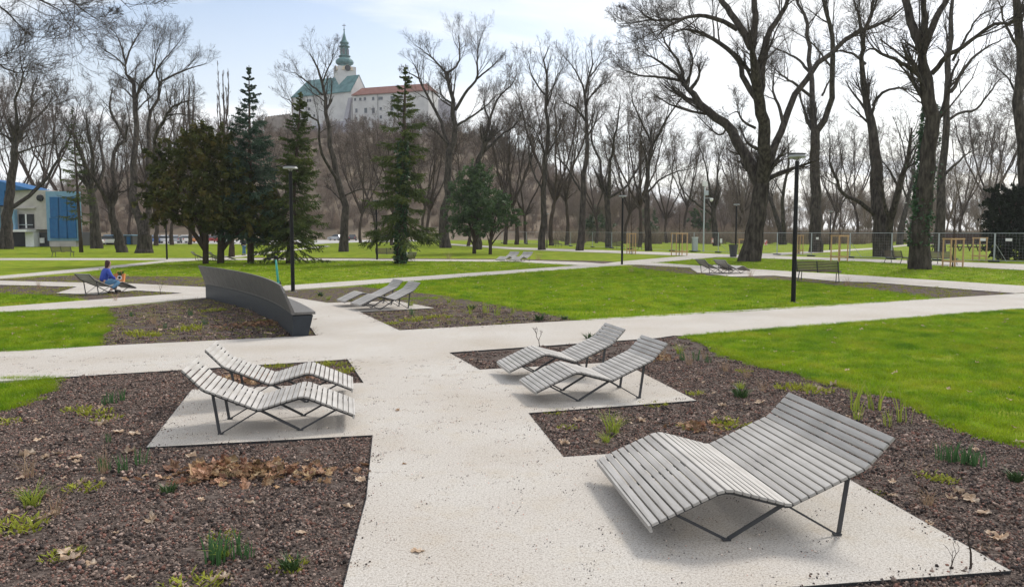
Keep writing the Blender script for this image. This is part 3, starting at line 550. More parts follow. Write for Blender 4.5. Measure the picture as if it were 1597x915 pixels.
for k, L_ in SPOT.items():
    v = PL[k]; by = {}
    for i, (px, py, s) in enumerate(L_):
        o = link(v[4], PROTO[k][i % 4], None, g(px, py, -.028), (0, 0, R.uniform(0, 6.28))); o.scale = (s, s, s * R.uniform(.85, 1.15)); tag(o, v[2], 'plant', v[3]); by.setdefault(bed_of(px, py), []).append(o)
    for bd, os_ in by.items():
        if len(os_) == 1: os_[0]['label'] = v[5] + ', the only one in the ' + bd
        else: number_off(os_, v[5] + ', %s from the left in the ' + bd)
def dead_twig(px, py, h, label, seed):
    rr = random.Random(seed); gb = GB()
    def rec(p, d, l, r, lev):
        q = p + d * l; gb.tube([p, (p + q) / 2 + Vector((rr.gauss(0, 1), rr.gauss(0, 1), 0)) * l * .06, q], [r, r * .85, r * .65], 5)
        if lev:
            for _ in range(rr.choice((2, 2, 3))): rec(q, (d + Vector((rr.gauss(0, .5), rr.gauss(0, .5), rr.uniform(-.1, .4)))).normalized(), l * rr.uniform(.45, .8), r * .6, lev - 1)
    rec(Vector((0, 0, -.05)), Vector((rr.gauss(0, .1), 0, 1)).normalized(), h * .45, .009 * h / .4, 3)
    o = gb.build('dead_shrub', M_twigd, loc=g(px, py, -.028)); tag(o, label, 'shrub')
dead_twig(1507, 893, .42, 'bare dead shrub at the corner of the gravel pad of the wide lounger', 1); dead_twig(1478, 893, .25, 'smaller bare twig beside the dead shrub at the gravel pad corner', 2)
dead_twig(840, 543, .45, 'thin leafless twig beside the path behind the right pair of loungers', 3); dead_twig(250, 460, .5, 'thin bare twig beside the path near the seated person', 4)

# ------------------------------------------------------------------ sun loungers
PROF = [(0.0, .176), (.539, .412), (1.016, .276), (1.580, .525), (1.786, .742)]
def rounded(P, rads=(.075, .035, .03)):
    out_ = [Vector(P[0])]
    for i in range(1, len(P) - 1):
        rad = rads[i - 1]; a, b, c = Vector(P[i - 1]), Vector(P[i]), Vector(P[i + 1]); p = b + (a - b).normalized() * rad; q = b + (c - b).normalized() * rad
        for k in range(6):
            t = k / 5; out_.append(p * (1 - t) ** 2 + b * 2 * t * (1 - t) + q * t * t)
    out_.append(Vector(P[-1])); return out_
def along(P, s):
    for a, b in zip(P, P[1:]):
        L = (b - a).length
        if s <= L: return a + (b - a) * (s / L), (b - a).normalized()
        s -= L
    return P[-1], (P[-1] - P[-2]).normalized()
RP = rounded([Vector(p) for p in PROF]); RLEN = sum((b - a).length for a, b in zip(RP, RP[1:]))
def make_lounger(width, leg_w, label, group=None):
    t = thing('sun_lounger', label, 'sun lounger', group=group)
    sm = GB().box((0, 0, 0), (.0508, width, .021), bev=.0018).mesh('slat', M_slat); n = 31; pitch = RLEN / n
    for i in range(n):
        p, d = along(RP, (i + .5) * pitch); link('slat', sm, t, (p.x, 0, p.y - .012), (0, -math.atan2(d.y, d.x), 0))
    p, d = along(RP, 0); link('front_slat', sm, t, (p.x - .004, 0, p.y - .034), (0, math.pi / 2 - .25, 0))
    for y in ((-1, 1) if width < 1.2 else (-1, 0, 1)):
        f = GB(); pts = [(q.x, y * (width / 2 - .045), q.y - .036) for q in RP[:]]
        for a, b in zip(pts, pts[1:]): f.bar(a, b, .010, .024)
        f.build('frame_rail', M_frame, t)
    v1, v2 = .578, 1.416
    for y in (-1, 1):
        yy = y * leg_w / 2; f = GB(); pa, _ = along(RP, .20); pb = (1.0, .245); pc, _ = along(RP, RLEN - .40)
        f.bar((pa.x, yy, pa.y - .04), (v1 - .012, yy, .012), .012, .020); f.bar((v1 + .012, yy, .012), (pb[0], yy, pb[1]), .012, .028)
        f.box((v1, yy, .008), (.06, .035, .012)); f.build('leg', M_frame, t)
        f = GB(); f.bar((pb[0] + .02, yy, pb[1] - .005), (v2 - .012, yy, .012), .010, .014); f.bar((v2 + .012, yy, .012), (pc.x, yy, pc.y - .045), .012, .032)
        f.box((v2, yy, .008), (.06, .035, .012)); f.build('leg', M_frame, t)
    f = GB(); f.bar((1.0, -leg_w / 2, .25), (1.0, leg_w / 2, .25), .02, .02); f.bar((.2, -leg_w / 2, .215), (.2, leg_w / 2, .215), .016, .016); f.build('cross_rod', M_frame, t)
    return t
wide = make_lounger(1.615, 1.447, 'extra wide grey slatted lounger on the gravel pad nearest the viewer')
wide.location = (.868, 6.184, 0.002); wide.rotation_euler.z = .121
GRP = 'narrow slatted loungers'
single = make_lounger(.875, .717, 'front lounger of the pair facing left, just behind the wide lounger', GRP)
single.location = (.216, 10.437, .002); single.rotation_euler.z = .229
skids = [(c, []) for c in children(single)]
for x, y, a, lb in [(-.125, 11.948, .230, 'rear lounger of the pair facing left, beside the path behind the wide lounger'),
    (-1.853, 9.161, 3.347, 'front lounger of the left pair, its headrest pointing at the left bed'),
    (-2.162, 10.616, 3.347, 'rear lounger of the left pair, standing on the strip of rusty leaves'),
    (-4.39, 22.31, .516, 'front lounger of the pair on the small pad right of the curved bench'),
    (-5.05, 23.45, .478, 'rear lounger of the pair right of the curved bench, half hidden by the other'),
    (-14.08, 29.18, 4.218, 'lounger on the left pad with the person in blue sitting on it'),
    (12.32, 42.24, 3.638, 'brown looking lounger seen from behind below the big leaning tree, right of its twin'),
    (11.52, 42.54, 3.533, 'brown looking lounger seen from behind, left one of the pair below the big leaning tree'),
    (-.859, 57.90, .926, 'small far lounger on the back lawn, left one of the pale pair'),
    (.164, 57.53, .945, 'small far lounger on the back lawn, right one of the pale pair'),
    (-22.2, 60.0, 3.75, 'far lounger behind the yew trunks, left one of two'),
    (-20.7, 59.4, 3.75, 'far lounger behind the yew trunks, right one of two'),
    (-7.89, 59.3, -1.234, 'pale far lounger right behind the ivy covered spruce trunk')]:
    dup(single, (x, y, .002 if y < 45 else -.03), a, lb, skids)

# ------------------------------------------------------------------ curved bench with a tall leaning backrest
def curved_bench():
    px = [(457, 524.5), (439, 512), (421, 497), (392, 484), (361, 472.5), (321, 464)]
    P = [g(*p).to_2d() for p in px]
    # smooth arc through the points (quadratic least squares in a rotated frame)
    A, B = P[0], P[-1]; u = (B - A).normalized(); v = Vector((-u.y, u.x)); s = np.array([(p - A).dot(u) for p in P]); q = np.array([(p - A).dot(v) for p in P])
    M = np.stack([s * (s[-1] - s)], 1); k = float(np.linalg.lstsq(M, q, rcond=None)[0][0]); Ls = s[-1]
    def at(t):
        x = t * Ls; p = A + u * x + v * (k * x * (Ls - x)); d = (u + v * (k * (Ls - 2 * x))).normalized(); return p, d
    t = thing('curved_bench', 'long curved grey bench with a tall leaning backrest in the middle of the plaza', 'bench', (A.x, A.y, 0))
    def loc(p, z): return (p.x - A.x, p.y - A.y, z)
    # seat side is to the right of the bench as seen (normal pointing to +x)
    def nrm(d):
        n = Vector((d.y, -d.x)); return n if n.x > 0 else -n
    NS = 40
    def strip(prof, t0, t1, name, m, n, end=True):
        gb = GB(); V = []; K = len(prof)
        for i in range(n + 1):
            p, d = at(t0 + (t1 - t0) * i / n); nn_ = nrm(d)
            for a, z in prof: V.append(loc(p + nn_ * a, z))
        Q = [(i * K + j, (i + 1) * K + j, (i + 1) * K + (j + 1) % K, i * K + (j + 1) % K) for i in range(n) for j in range(K)]
        if end: Q += [(0, 1, 2, 3), (n * K + 3, n * K + 2, n * K + 1, n * K)] if K == 4 else []
        gb.add(V, Q); return gb.build(name, m, t)
    strip([(0, -.04), (.30, -.04), (.42, .43), (0, .43)], 0, 1, 'base', M_benchb, NS)
    npan = 22
    for i in range(npan):
        t0, t1 = i / npan, (i + 1) / npan - .0007
        strip([(-.015, .452), (.47, .452), (.47, .505), (-.015, .505)], t0, t1, 'seat_panel', M_bencht, 2)
    # backrest boards: lean outwards, top edge drops to the seat in a rounded corner at the near end
    for i in range(npan):
        t0, t1 = i / npan, (i + 1) / npan - .0013; n = 3; V = []
        for j in range(n + 1):
            tt = t0 + (t1 - t0) * j / n; p, d = at(tt); nn_ = nrm(d)
            m = tt * Ls; hgt = 1.07
            if m < .22: hgt = .50 + .57 * (.72 + .28 * math.sqrt(max(0, 1 - ((.22 - m) / .22) ** 2)))
            ln = .23 * (hgt - .44) / .63
            V += [loc(p + nn_ * .0, .44), loc(p + nn_ * .045, .506), loc(p + nn_ * (.045 - ln), hgt), loc(p - nn_ * ln, hgt)]
        K = 4; Q = [(a * K + b, (a + 1) * K + b, (a + 1) * K + (b + 1) % K, a * K + (b + 1) % K) for a in range(n) for b in range(K)] + [(0, 1, 2, 3), (n * K + 3, n * K + 2, n * K + 1, n * K)]
        gb = GB(); gb.add(V, Q); gb.build('backrest_board', M_bencht, t)
M_benchb = mat('blue_black_metal', ((.017, .022, .029), (.026, .033, .042)), 4, .5, spec=.4)
M_bencht = mat('grey_bench_board', ((.105, .10, .095), (.165, .157, .15)), 3, .6, .25, 30, stretch=(6, 6, .6), rnd=.04)
curved_bench()

# ------------------------------------------------------------------ lamps
def make_lamp(h, label, group='black park lamps with pale disc heads', full=True):
    t = thing('street_lamp', label, 'street lamp', group=group)
    GB().lathe([(.0, -.05), (.10, -.05), (.10, .03), (.076, .05), (.072, .05), (.062, h - .24), (.03, h - .22), (0, h - .22)], 14).build('pole', M_black, t, smooth=False)
    GB().lathe([(0, -.05), (.15, -.05), (.15, .012), (0, .012)], 14).build('base_plate', M_conc, t)
    GB().lathe([(.0, h - .215), (.05, h - .20), (.10, h - .15), (.23, h - .135), (.275, h - .118), (.235, h - .045), (.19, h - .028), (0, h - .028)], 22).build('lamp_shade', M_lens, t, smooth=False)
    GB().lathe([(0, h - .026), (.25, h - .026), (.262, h - .014), (.25, h - .004), (.10, h + .006), (0, h + .008)], 22).build('lamp_cap', M_black, t)
    fins = GB()
    for a in range(4):
        c, s = math.cos(a * math.pi / 2), math.sin(a * math.pi / 2); fins.bar((c * .06, s * .06, h - .23), (c * .20, s * .20, h - .03), .012, .012)
    fins.build('bracket', M_black, t); return t
lamp = make_lamp(4.62, 'black park lamp nearest the viewer, on the edge of the middle lawn')
lamp.location = g(1237, 472, -.03); lk = [(c, []) for c in children(lamp)]
for px, py, lb in [(457, 455, 'black park lamp just behind the curved bench'), (970, 413, 'black park lamp where the middle lawn meets the crossing paths'), (588, 405.3, 'black park lamp at the left end of a brown bench'), (1147, 400.5, 'black park lamp beside the dark litter bin'),
    (260.5, 404.8, 'black park lamp at the crossing left of the yew trees'), (1294, 390, 'black park lamp beyond the wire fence right of the straight trunk'), (853, 386.5, 'far black lamp against the slim tree trunk'), (935, 374.5, 'very far lamp behind the fence between two trunks'), (1015, 374, 'very far lamp behind the fence near the pale tree guards')]:
    dup(lamp, g(px, py, -.03), R.uniform(0, 1), lb, lk)
def camera_pole():
    p = g(1097, 392); t = thing('camera_mast', 'tall grey mast with boxes and a camera beside the fence', 'mast', p); h = p.y / F * 108
    GB().lathe([(.10, -.05), (.10, .1), (.085, .12), (.07, h), (0, h)], 12).build('pole', M_galv, t)
    GB().box((0, -.12, h - .25), (.5, .3, .55), bev=.02).build('control_box', M_white, t); GB().box((.15, -.14, h - 1.25), (.45, .25, .5), bev=.02).build('control_box', M_galv, t)
    GB().lathe([(0, -.3), (.16, -.2), (.2, 0), (.16, .08), (0, .1)], 12, c=(.75, -.1, h - 1.9)).build('camera_dome', M_white, t, smooth=True); GB().bar((0, 0, h - 1.8), (.75, -.1, h - 1.8), .06, .06).build('arm', M_galv, t)
camera_pole()

# ------------------------------------------------------------------ benches, bin, tree guards, fence
def make_bench(label, group='brown slatted park benches'):
    t = thing('park_bench', label, 'bench', group=group); Lh = 1.8
    sm = GB().box((0, 0, 0), (Lh, .046, .026), bev=.004).mesh('slat', M_wood)
    for i in range(6): link('slat', sm, t, (0, .05 + i * .075, .44 + .012 * abs(i - 2.5)), (.06, 0, 0))
    for i in range(6): z = .53 + i * .068; link('slat', sm, t, (0, -.02 - (z - .5) * .32, z), (math.pi / 2 + .3, 0, 0))
    for x in (-.86, .86, 0):
        f = GB(); f.bar((x, .47, .42), (x, 0, .425), .04, .03); f.bar((x, .0, .42), (x, -.19, .92), .04, .03)
        if x: f.bar((x * .9, .42, .42), (x * .93, .46, 0), .035, .03); f.bar((x * .9, .02, .42), (x * .93, -.14, 0), .035, .03)
        f.build('support', M_frame, t)
    return t
bench = make_bench('brown slatted bench seen from behind on the path, right of the nearest lamp')
def place_by(o, a, b, z=0.0):
    """stand the back of a bench along the ground line between two photo pixels"""
    A, B = g(*a), g(*b); o.location = ((A.x + B.x) / 2, (A.y + B.y) / 2, z); o.rotation_euler.z = math.atan2(B.y - A.y, B.x - A.x)
place_by(bench, (1246, 438.5), (1304, 440.5)); bk = [(c, []) for c in children(bench)]
for a, b, lb in [((1376, 409.5), (1412, 411.5), 'brown bench seen from behind, left of the ivy covered trunk'), ((1449, 411.5), (1489, 413.5), 'brown bench seen from behind, right of the ivy covered trunk'), ((590, 404), (617, 404), 'brown bench beside the lamp left of the ivy covered spruce'),
    ((82, 400), (111, 400), 'grey looking bench alone on the far left lawn'), ((859, 384.5), (875, 385), 'far bench by the fence between two slim trunks'), ((982, 389.5), (997, 390), 'far bench by the fence behind the pale tree guard'), ((956, 388.5), (970, 389), 'far bench by the fence behind the lamp post')]:
    o = dup(bench, (0, 0, 0), 0, lb, bk); place_by(o, a, b, -.03)
def litter_bin():
    p = g(1143.5, 400.5); t = thing('litter_bin', 'dark tapered litter bin at the foot of a black lamp', 'litter bin', p)
    GB().lathe([(0, 0), (.27, 0), (.38, .95), (.40, .95), (.40, 1.02), (.34, 1.02), (.30, .9), (0, .9)], 16).build('body', M_frame, t); GB().lathe([(.34, 1.025), (.41, 1.025), (.41, 1.055), (.34, 1.055)], 16).build('rim', M_black, t)
litter_bin()
def grey_box():
    p = g(1083.5, 392.3); t = thing('utility_cabinet', 'grey ribbed cabinet standing at the fence left of the mast', 'cabinet', p)
    GB().box((0, 0, .75), (.55, .5, 1.5), bev=.02).build('body', M_galv, t); GB().box((0, 0, 1.53), (.64, .6, .06)).build('lid', M_white, t); GB().box((0, 0, .05), (1.1, .7, .1)).build('plinth', M_rub, t)
grey_box()
def make_guard(px, py, hpx, wpx, label, seed, yoff=0):
    p = g(px, py); Y = p.y; h = hpx * Y / F; wd = wpx * Y / F / 2; rr = random.Random(seed)
    t = thing('tree_guard', label, 'tree guard', (p.x, p.y + wd, -.03), rr.uniform(.05, .5), 'wooden guards round young trees')
    for sx in (-1, 1):
        for sy in (-1, 1): GB().lathe([(0, -.1), (.05, -.1), (.045, h), (0, h)], 8, c=(sx * wd, sy * wd, 0)).build('post', M_stake, t)
    for z in (h - .06, .38):
        for k in range(4):
            a = [(-1, -1), (1, -1), (1, 1), (-1, 1)][k]; b = [(-1, -1), (1, -1), (1, 1), (-1, 1)][(k + 1) % 4]
            f = GB().bar((a[0] * (wd + .05), a[1] * (wd + .05), z), (b[0] * (wd + .05), b[1] * (wd + .05), z), .03, .09); f.build('rail', M_stake, t)
    s = thing('sapling', 'slim young tree inside the ' + label.replace('wooden ', ''), 'tree', (p.x, p.y + wd, -.03), 0, 'young trees in guards')
    hh = h * 2.2; GB().tube([(0, 0, 0), (.02, 0, hh * .4), (-.02, 0, hh * .7), (.03, 0, hh)], [.04, .035, .025, .008], 6).build('trunk', M_barkb, s)
    f = GB()
    for i in range(22):
        z = rr.uniform(.45, .97) * hh; a = rr.uniform(0, 6.28); l = rr.uniform(.4, 1.1) * (1.1 - z / hh * .6); e = Vector((math.cos(a) * l * .7, math.sin(a) * l * .7, z + l * .75)); f.tube([(0, 0, z), (e + Vector((0, 0, z))) / 2 - Vector((0, 0, .05)), e], [.012, .008, .004], 4)
    f.build('crown', M_twig, s)
for i, a in enumerate([(985, 396, 33, 10, 'pale wooden tree guard right of the lamp at the path crossing'), (1061, 398.5, 36, 18, 'pale wooden tree guard left of the tall grey mast'), (1312, 408, 42, 17, 'tree guard right of the bench by the lamp'), (1491, 416.5, 46, 20, 'wooden tree guard before the bench beside the ivy trunk'),
    (1531, 406.5, 37, 13, 'wooden tree guard by the fence beside the dark evergreen'), (1247, 396, 30, 9, 'wooden tree guard half hidden by the nearest lamp pole'), (1163, 396, 24, 12, 'far tree guard half hidden by the big leaning trunk')]): make_guard(*a, seed=i + 40)
def fence():
    px = [(640, 372.3), (700, 375.2), (745, 377.2), (783, 379), (821, 380.7), (858, 382.2), (890, 384), (924, 385.8), (954, 387.4), (982, 388.8), (1012.6, 390.2), (1048, 391.5), (1082, 392.9), (1120, 394.2), (1164, 396), (1211.7, 397.7), (1265, 399.7), (1325, 402), (1390, 404.2), (1463, 406.6), (1550, 408.8), (1652, 411.5)]
    P = [g(*p, -.03) for p in px]; L0 = 3.45; hgt = 2.1
    fr = GB(); r = .021
    for x in (0, L0): fr.tube([(x, 0, 0), (x, 0, hgt)], r, 6)
    for z in (.12, hgt - .02): fr.tube([(0, 0, z), (L0, 0, z)], r, 6)
    frm = fr.mesh('frame', M_galv); me = GB()
    for i in range(1, 18): x = L0 * i / 18; me.tube([(x, .006, .12), (x, .006, hgt)], .002, 3, cap=False)
    for i in range(1, 9): z = .12 + (hgt - .12) * i / 9; me.tube([(0, 0, z), (L0, 0, z)], .002, 3, cap=False)
    mem = me.mesh('wire_mesh', M_wire); clip = GB().box((0, 0, 0), (.09, .06, .05)).mesh('clip', M_galv)
    foot = GB().box((0, 0, .06), (.72, .24, .12), bev=.03).mesh('rubber_block', M_rub)
    for i, (a, b) in enumerate(zip(P, P[1:])):
        d = (b - a); t = thing('mesh_fence', 'galvanised wire mesh fence panel, %s from the left end of the fence' % ordn(i), 'fence panel', a, math.atan2(d.y, d.x), 'temporary fence panels')
        s = d.length / L0
        for n_, m_ in (('frame', frm), ('wire_mesh', mem)):
            o = link(n_, m_, t, (.03, 0, 0)); o.scale.x = (d.length - .06) / L0
        link('clip', clip, t, (0, 0, 1.55)); link('clip', clip, t, (0, 0, .8))
        o = link('rubber_block', foot, None, a, (0, 0, math.atan2(d.y, d.x) + .15)); tag(o, 'dark rubber block under the wire fence, %s from the left end' % ordn(i), 'fence foot', 'rubber feet of the temporary fence')
        if i in (13, 17, 20):
            br = GB().tube([(.06, 0, 1.3), (.55, .9, 0)], .016, 6); br.build('brace', M_galv, t)
        for k, (dx, z, wd, hh, m_) in enumerate({14: [(.9, 1.1, .42, .5, M_white), (2.6, 1.15, .36, .52, M_signr)], 12: [(2.9, 1.25, .3, .5, M_signr)], 13: [(.5, 1.25, .34, .44, M_white)], 18: [(3.0, 1.62, .3, .16, M_white)], 19: [(3.0, 1.62, .36, .2, M_white)], 20: [(.9, 1.62, .42, .2, M_white)], 16: [(.7, 1.6, .3, .2, M_white)]}.get(i, [])):
            GB().box((dx, -.03, z), (wd, .012, hh)).build('notice_board', m_, t)
M_signr = mat('faded_red_sign', ((.70, .66, .63), (.62, .16, .12)), 3.0, .6, lo=.46, hi=.54)
fence()

# ------------------------------------------------------------------ bare trees
def catmull(P, K):
    P = np.asarray(P, float); n = len(P)
    if n == 2: return P[0] + (P[1] - P[0]) * np.linspace(0, 1, K)[:, None]
    Q = np.vstack([2 * P[0] - P[1], P, 2 * P[-1] - P[-2]]); d = np.concatenate([[0], np.cumsum(np.linalg.norm(np.diff(P, axis=0), axis=1))]); u = np.linspace(0, d[-1], K); o = []
    for x in u:
        i = min(max(np.searchsorted(d, x, 'right') - 1, 0), n - 2); t = (x - d[i]) / max(d[i + 1] - d[i], 1e-6); a, b, c, e = Q[i], Q[i + 1], Q[i + 2], Q[i + 3]
        o.append(.5 * (2 * b + (c - a) * t + (2 * a - 5 * b + 4 * c - e) * t * t + (3 * b - a - 3 * c + e) * t ** 3))
    return np.array(o)
def lerp_path(P, t):
    """P (n,K,3) or (n,K), t (n,m) -> sample along path index"""
    K = P.shape[1]; x = t * (K - 1); i = np.clip(x.astype(int), 0, K - 2); f = x - i; n = np.arange(len(P))[:, None]
    a, b = P[n, i], P[n, i + 1]
    return a + (b - a) * (f[..., None] if P.ndim == 3 else f)
def spawn(P, Rr, m, tmin, ln, ang, up, K, wob, rng, rmin, tmax=1.0, taper=.35, rk=.6, lean=None):
    n = len(P); t = tmin[:, None] + (tmax - tmin[:, None]) * (((np.arange(m) + rng.random((n, m))) / m) ** .75); t = np.clip(t, 0, .999)
    S = lerp_path(P, t); r0 = np.maximum(lerp_path(Rr, t) * rk * rng.uniform(.7, 1.1, (n, m)), rmin)
    T = norm(lerp_path(np.gradient(P, axis=1), t)); rv = rng.normal(size=(n, m, 3)); pr = norm(np.cross(T, rv)); a = rng.normal(ang, .22, (n, m))[..., None]
    D = norm(T * np.cos(a) + pr * np.sin(a) + np.array([0, 0, up])); L = ln[:, None] * rng.uniform(.55, 1.15, (n, m)) * (1.15 - .55 * (t - tmin[:, None]) / (1.001 - tmin[:, None]))
    S, r0, D, L = S.reshape(-1, 3), r0.ravel(), D.reshape(-1, 3), L.ravel(); pts = [S]; cur = S; d = D
    for k in range(K - 1):
        d = norm(d + rng.normal(0, wob, d.shape) + np.array([0, 0, up * .35])); cur = cur + d * (L / (K - 1))[:, None]; pts.append(cur)
    Pn = np.stack(pts, 1); Rn = np.maximum(r0[:, None] * np.linspace(1, taper, K)[None], rmin * .6); return Pn, Rn, L
def grow(limbs, rng, spec, rmin=.008):
    """limbs: list of (points (k,3), radii (k,), tmin); spec: levels of (m, length ratio, angle, up, K, wobble, sides)"""
    K = 14; P = np.stack([catmull(l[0], K) for l in limbs]); Rr = np.stack([np.interp(np.linspace(0, 1, K), np.linspace(0, 1, len(l[1])), l[1]) for l in limbs]); tm = np.array([l[2] for l in limbs])
    Lm = np.linalg.norm(np.diff(P, axis=1), axis=2).sum(1); P[:, 1:-1] += rng.normal(0, .012, P[:, 1:-1].shape) * Lm[:, None, None] * .4
    big = [tubes(P, Rr, 9)]; tw = []
    ln = None
    for li, (m, q, ang, up, kk, wob, sd) in enumerate(spec):
        base = np.clip(Lm, .8, 7.0) if li == 0 else Lm; kp = rng.random(len(P) * m) < np.repeat(np.clip(Lm / 4.5, .2, 1), m) if li == 0 else None
        P, Rr, Lm = spawn(P, Rr, m, tm, base * q, ang, up, kk, wob, rng, rmin * (1.6, 1.3, 1, .8)[li], taper=.3, rk=(.46, .5, .55, .65)[li])
        if kp is not None: P, Rr, Lm = P[kp], Rr[kp], Lm[kp]
        tm = np.full(len(P), .12)
        (big if li == 0 else tw).append(tubes(P, Rr, sd))
    def merge(ls):
        V = []; Q = []; n = 0
        for v, q in ls: V.append(v); Q.append(q + n); n += len(v)
        return np.concatenate(V), np.concatenate(Q)
    return merge(big), merge(tw)
FULL = [(11, .60, .62, .20, 7, .11, 5), (8, .58, .62, .15, 5, .15, 4), (6, .55, .65, .08, 3, .2, 3), (4, .6, .65, .03, 2, .2, 3)]
MED = [(10, .60, .60, .25, 6, .11, 4), (7, .58, .62, .18, 4, .15, 3), (5, .55, .65, .10, 3, .2, 3), (3, .65, .65, .05, 2, .2, 3)]
def photo_tree(label, base, limbs, seed, spec=MED, rmin=.0065, bark=None, name='bare_tree', z0=-.03, flare=1.35, depth=.6):
    """limbs: (pixel points, radius px start, radius px end, tmin). Limbs leave the trunk's plane towards or away from the viewer."""
    rng = np.random.default_rng(seed); rr = random.Random(seed); G = g(*base, z0); Y = G.y; k = Y / F; done = []; out_ = []
    for li, (px, r0, r1, tm) in enumerate(limbs):
        q0 = np.array(px[0], float); off = 0.0
        if done:
            bd = 1e9
            for dp, do in done:
                dd = np.hypot(*(dp - q0).T); j = int(dd.argmin())
                if dd[j] < bd: bd = dd[j]; off = do[j]
        sl = rr.choice((-1, 1)) * rr.uniform(.3, 1) * depth if li else rr.uniform(-.1, .1)
        pp = np.array(px, float); D = np.concatenate([[0], np.cumsum(np.hypot(*np.diff(pp, axis=0).T))]); offs = off + sl * D * k
        pts = [np.array(W(x, y, Y + o)) - np.array(G) for (x, y), o in zip(px, offs)]
        n = len(px); rad = np.linspace(r0, r1, n) * k * (.93 if li == 0 else .88)
        if tm < .75: rad[-1] *= .42; rad[-2] *= .92
        if li == 0:
            pts[0] = np.array([0, 0, -.15]); rad[0] *= flare; hgt = pts[1][2]
            pts.insert(1, pts[0] + (pts[1] - pts[0]) * min(.45, 1.1 / max(hgt, .5))); rad = np.insert(rad, 1, r0 * k)
        dn = catmull(np.column_stack([pp, offs]), 24); done.append((dn[:, :2], dn[:, 2])); out_.append((np.array(pts), rad, max(tm, .58 if r0 > 4.5 else (.42 if r0 > 2.4 else .22))))
    (bv, bq), (tv, tq) = grow(out_, rng, spec, rmin)
    t = thing(name, label, 'tree', G); link('trunk', new_mesh('trunk', bv, [bq], bark or M_bark, smooth=True), t); link('crown', new_mesh('crown', tv, [tq], M_twigd, smooth=True), t)
    return t

photo_tree('thick grey tree leaning left at its base, with a huge arching limb over the lawn', (1168, 408), [
 ([(1168, 409), (1177, 365), (1184, 320), (1188, 285)], 15, 13, .95),
 ([(1188, 288), (1193, 240), (1191, 200), (1187, 176), (1182, 141), (1177, 100), (1172, 73)], 12, 7.5, .55),
 ([(1186, 290), (1170, 255), (1152, 228), (1137, 198), (1102, 173), (1077, 143), (1064, 126)], 11, 6, .55),
 ([(1064, 127), (1050, 112), (1026, 95), (1000, 80)], 3.5, 1.2, .1), ([(1066, 128), (1060, 100), (1036, 63), (1030, 40)], 3.5, 1.2, .1), ([(1070, 133), (1078, 110), (1080, 90), (1068, 60)], 3, 1, .1), ([(1075, 142), (1090, 120), (1088, 100)], 4, 2, .3), ([(1064, 126), (1040, 122), (1000, 118), (970, 108)], 3, 1, .1),
 ([(1172, 75), (1157, 48), (1144, 25), (1124, 0), (1100, -40)], 6.5, 3.5, .3), ([(1173, 74), (1177, 38), (1177, 0), (1178, -60)], 6, 3.5, .3), ([(1184, 150), (1190, 100), (1200, 50), (1222, 15), (1240, -30)], 6.5, 3.5, .3),
 ([(1178, 152), (1159, 121), (1152, 95), (1134, 75), (1102, 55), (1079, 48), (1061, 46)], 5, 2.6, .3),
 ([(1149, 46), (1127, 33), (1094, 25), (1064, 30), (1036, 46), (1024, 60)], 4, 1.6, .2), ([(1066, 30), (1040, 31), (1014, 29), (986, 8)], 2, .8, .1), ([(1020, 30), (985, 36), (963, 38)], 1.3, .6, .1),
 ([(1192, 288), (1205, 240), (1222, 196), (1247, 141), (1297, 78), (1338, 50), (1373, 38), (1410, 10)], 7.5, 2.6, .3), ([(1222, 196), (1216, 170), (1205, 140), (1208, 110)], 3.5, 1.2, .2),
 ([(1178, 200), (1160, 190), (1150, 175), (1135, 180)], 2.5, 1, .2), ([(1187, 235), (1165, 222), (1158, 205)], 3.5, 1.2, .3), ([(1135, 198), (1120, 210), (1085, 178)], 2, 1, .2)], 101, FULL, .007)
photo_tree('tall dark trunk wrapped in ivy, forking into three high stems', (1434, 420), [
 ([(1434, 421), (1436, 356), (1443, 280), (1447, 230), (1451, 200), (1450, 150), (1440, 105), (1438, 72)], 14.5, 9.5, .6),
 ([(1437, 75), (1423, 38), (1413, 0), (1400, -60)], 8, 5, .3), ([(1440, 75), (1441, 33), (1441, 0), (1440, -60)], 5.5, 3.5, .3), ([(1441, 75), (1458, 33), (1476, 0), (1500, -55)], 6.5, 4, .3),
 ([(1434, 118), (1406, 98), (1373, 83), (1358, 75), (1335, 90)], 4, 1.2, .2), ([(1453, 115), (1476, 88), (1499, 75), (1524, 55), (1559, 35), (1579, 38), (1587, 15)], 4.5, 1.8, .2)], 102, FULL, .007)
photo_tree('straight twin stemmed trunk behind the fence, right of the nearest lamp', (1272, 393.5), [
 ([(1274, 394), (1272, 330), (1271, 268), (1270, 230), (1272, 201)], 9, 7.5, .95),
 ([(1270, 205), (1267, 151), (1264, 100), (1261, 50), (1247, 10), (1235, -30)], 5.5, 2.5, .3), ([(1274, 205), (1284, 190), (1295, 156), (1300, 100), (1298, 50), (1285, 0), (1283, -40)], 5.5, 2.5, .3),
 ([(1264, 150), (1242, 133), (1217, 116), (1203, 100)], 3, 1.2, .2), ([(1263, 113), (1240, 90), (1197, 70)], 3, 1.2, .2), ([(1266, 115), (1278, 90), (1277, 72)], 2, 1, .2), ([(1300, 110), (1268, 70), (1225, 40)], 2, .8, .2), ([(1282, 150), (1296, 122), (1308, 120)], 2, 1, .2)], 103)
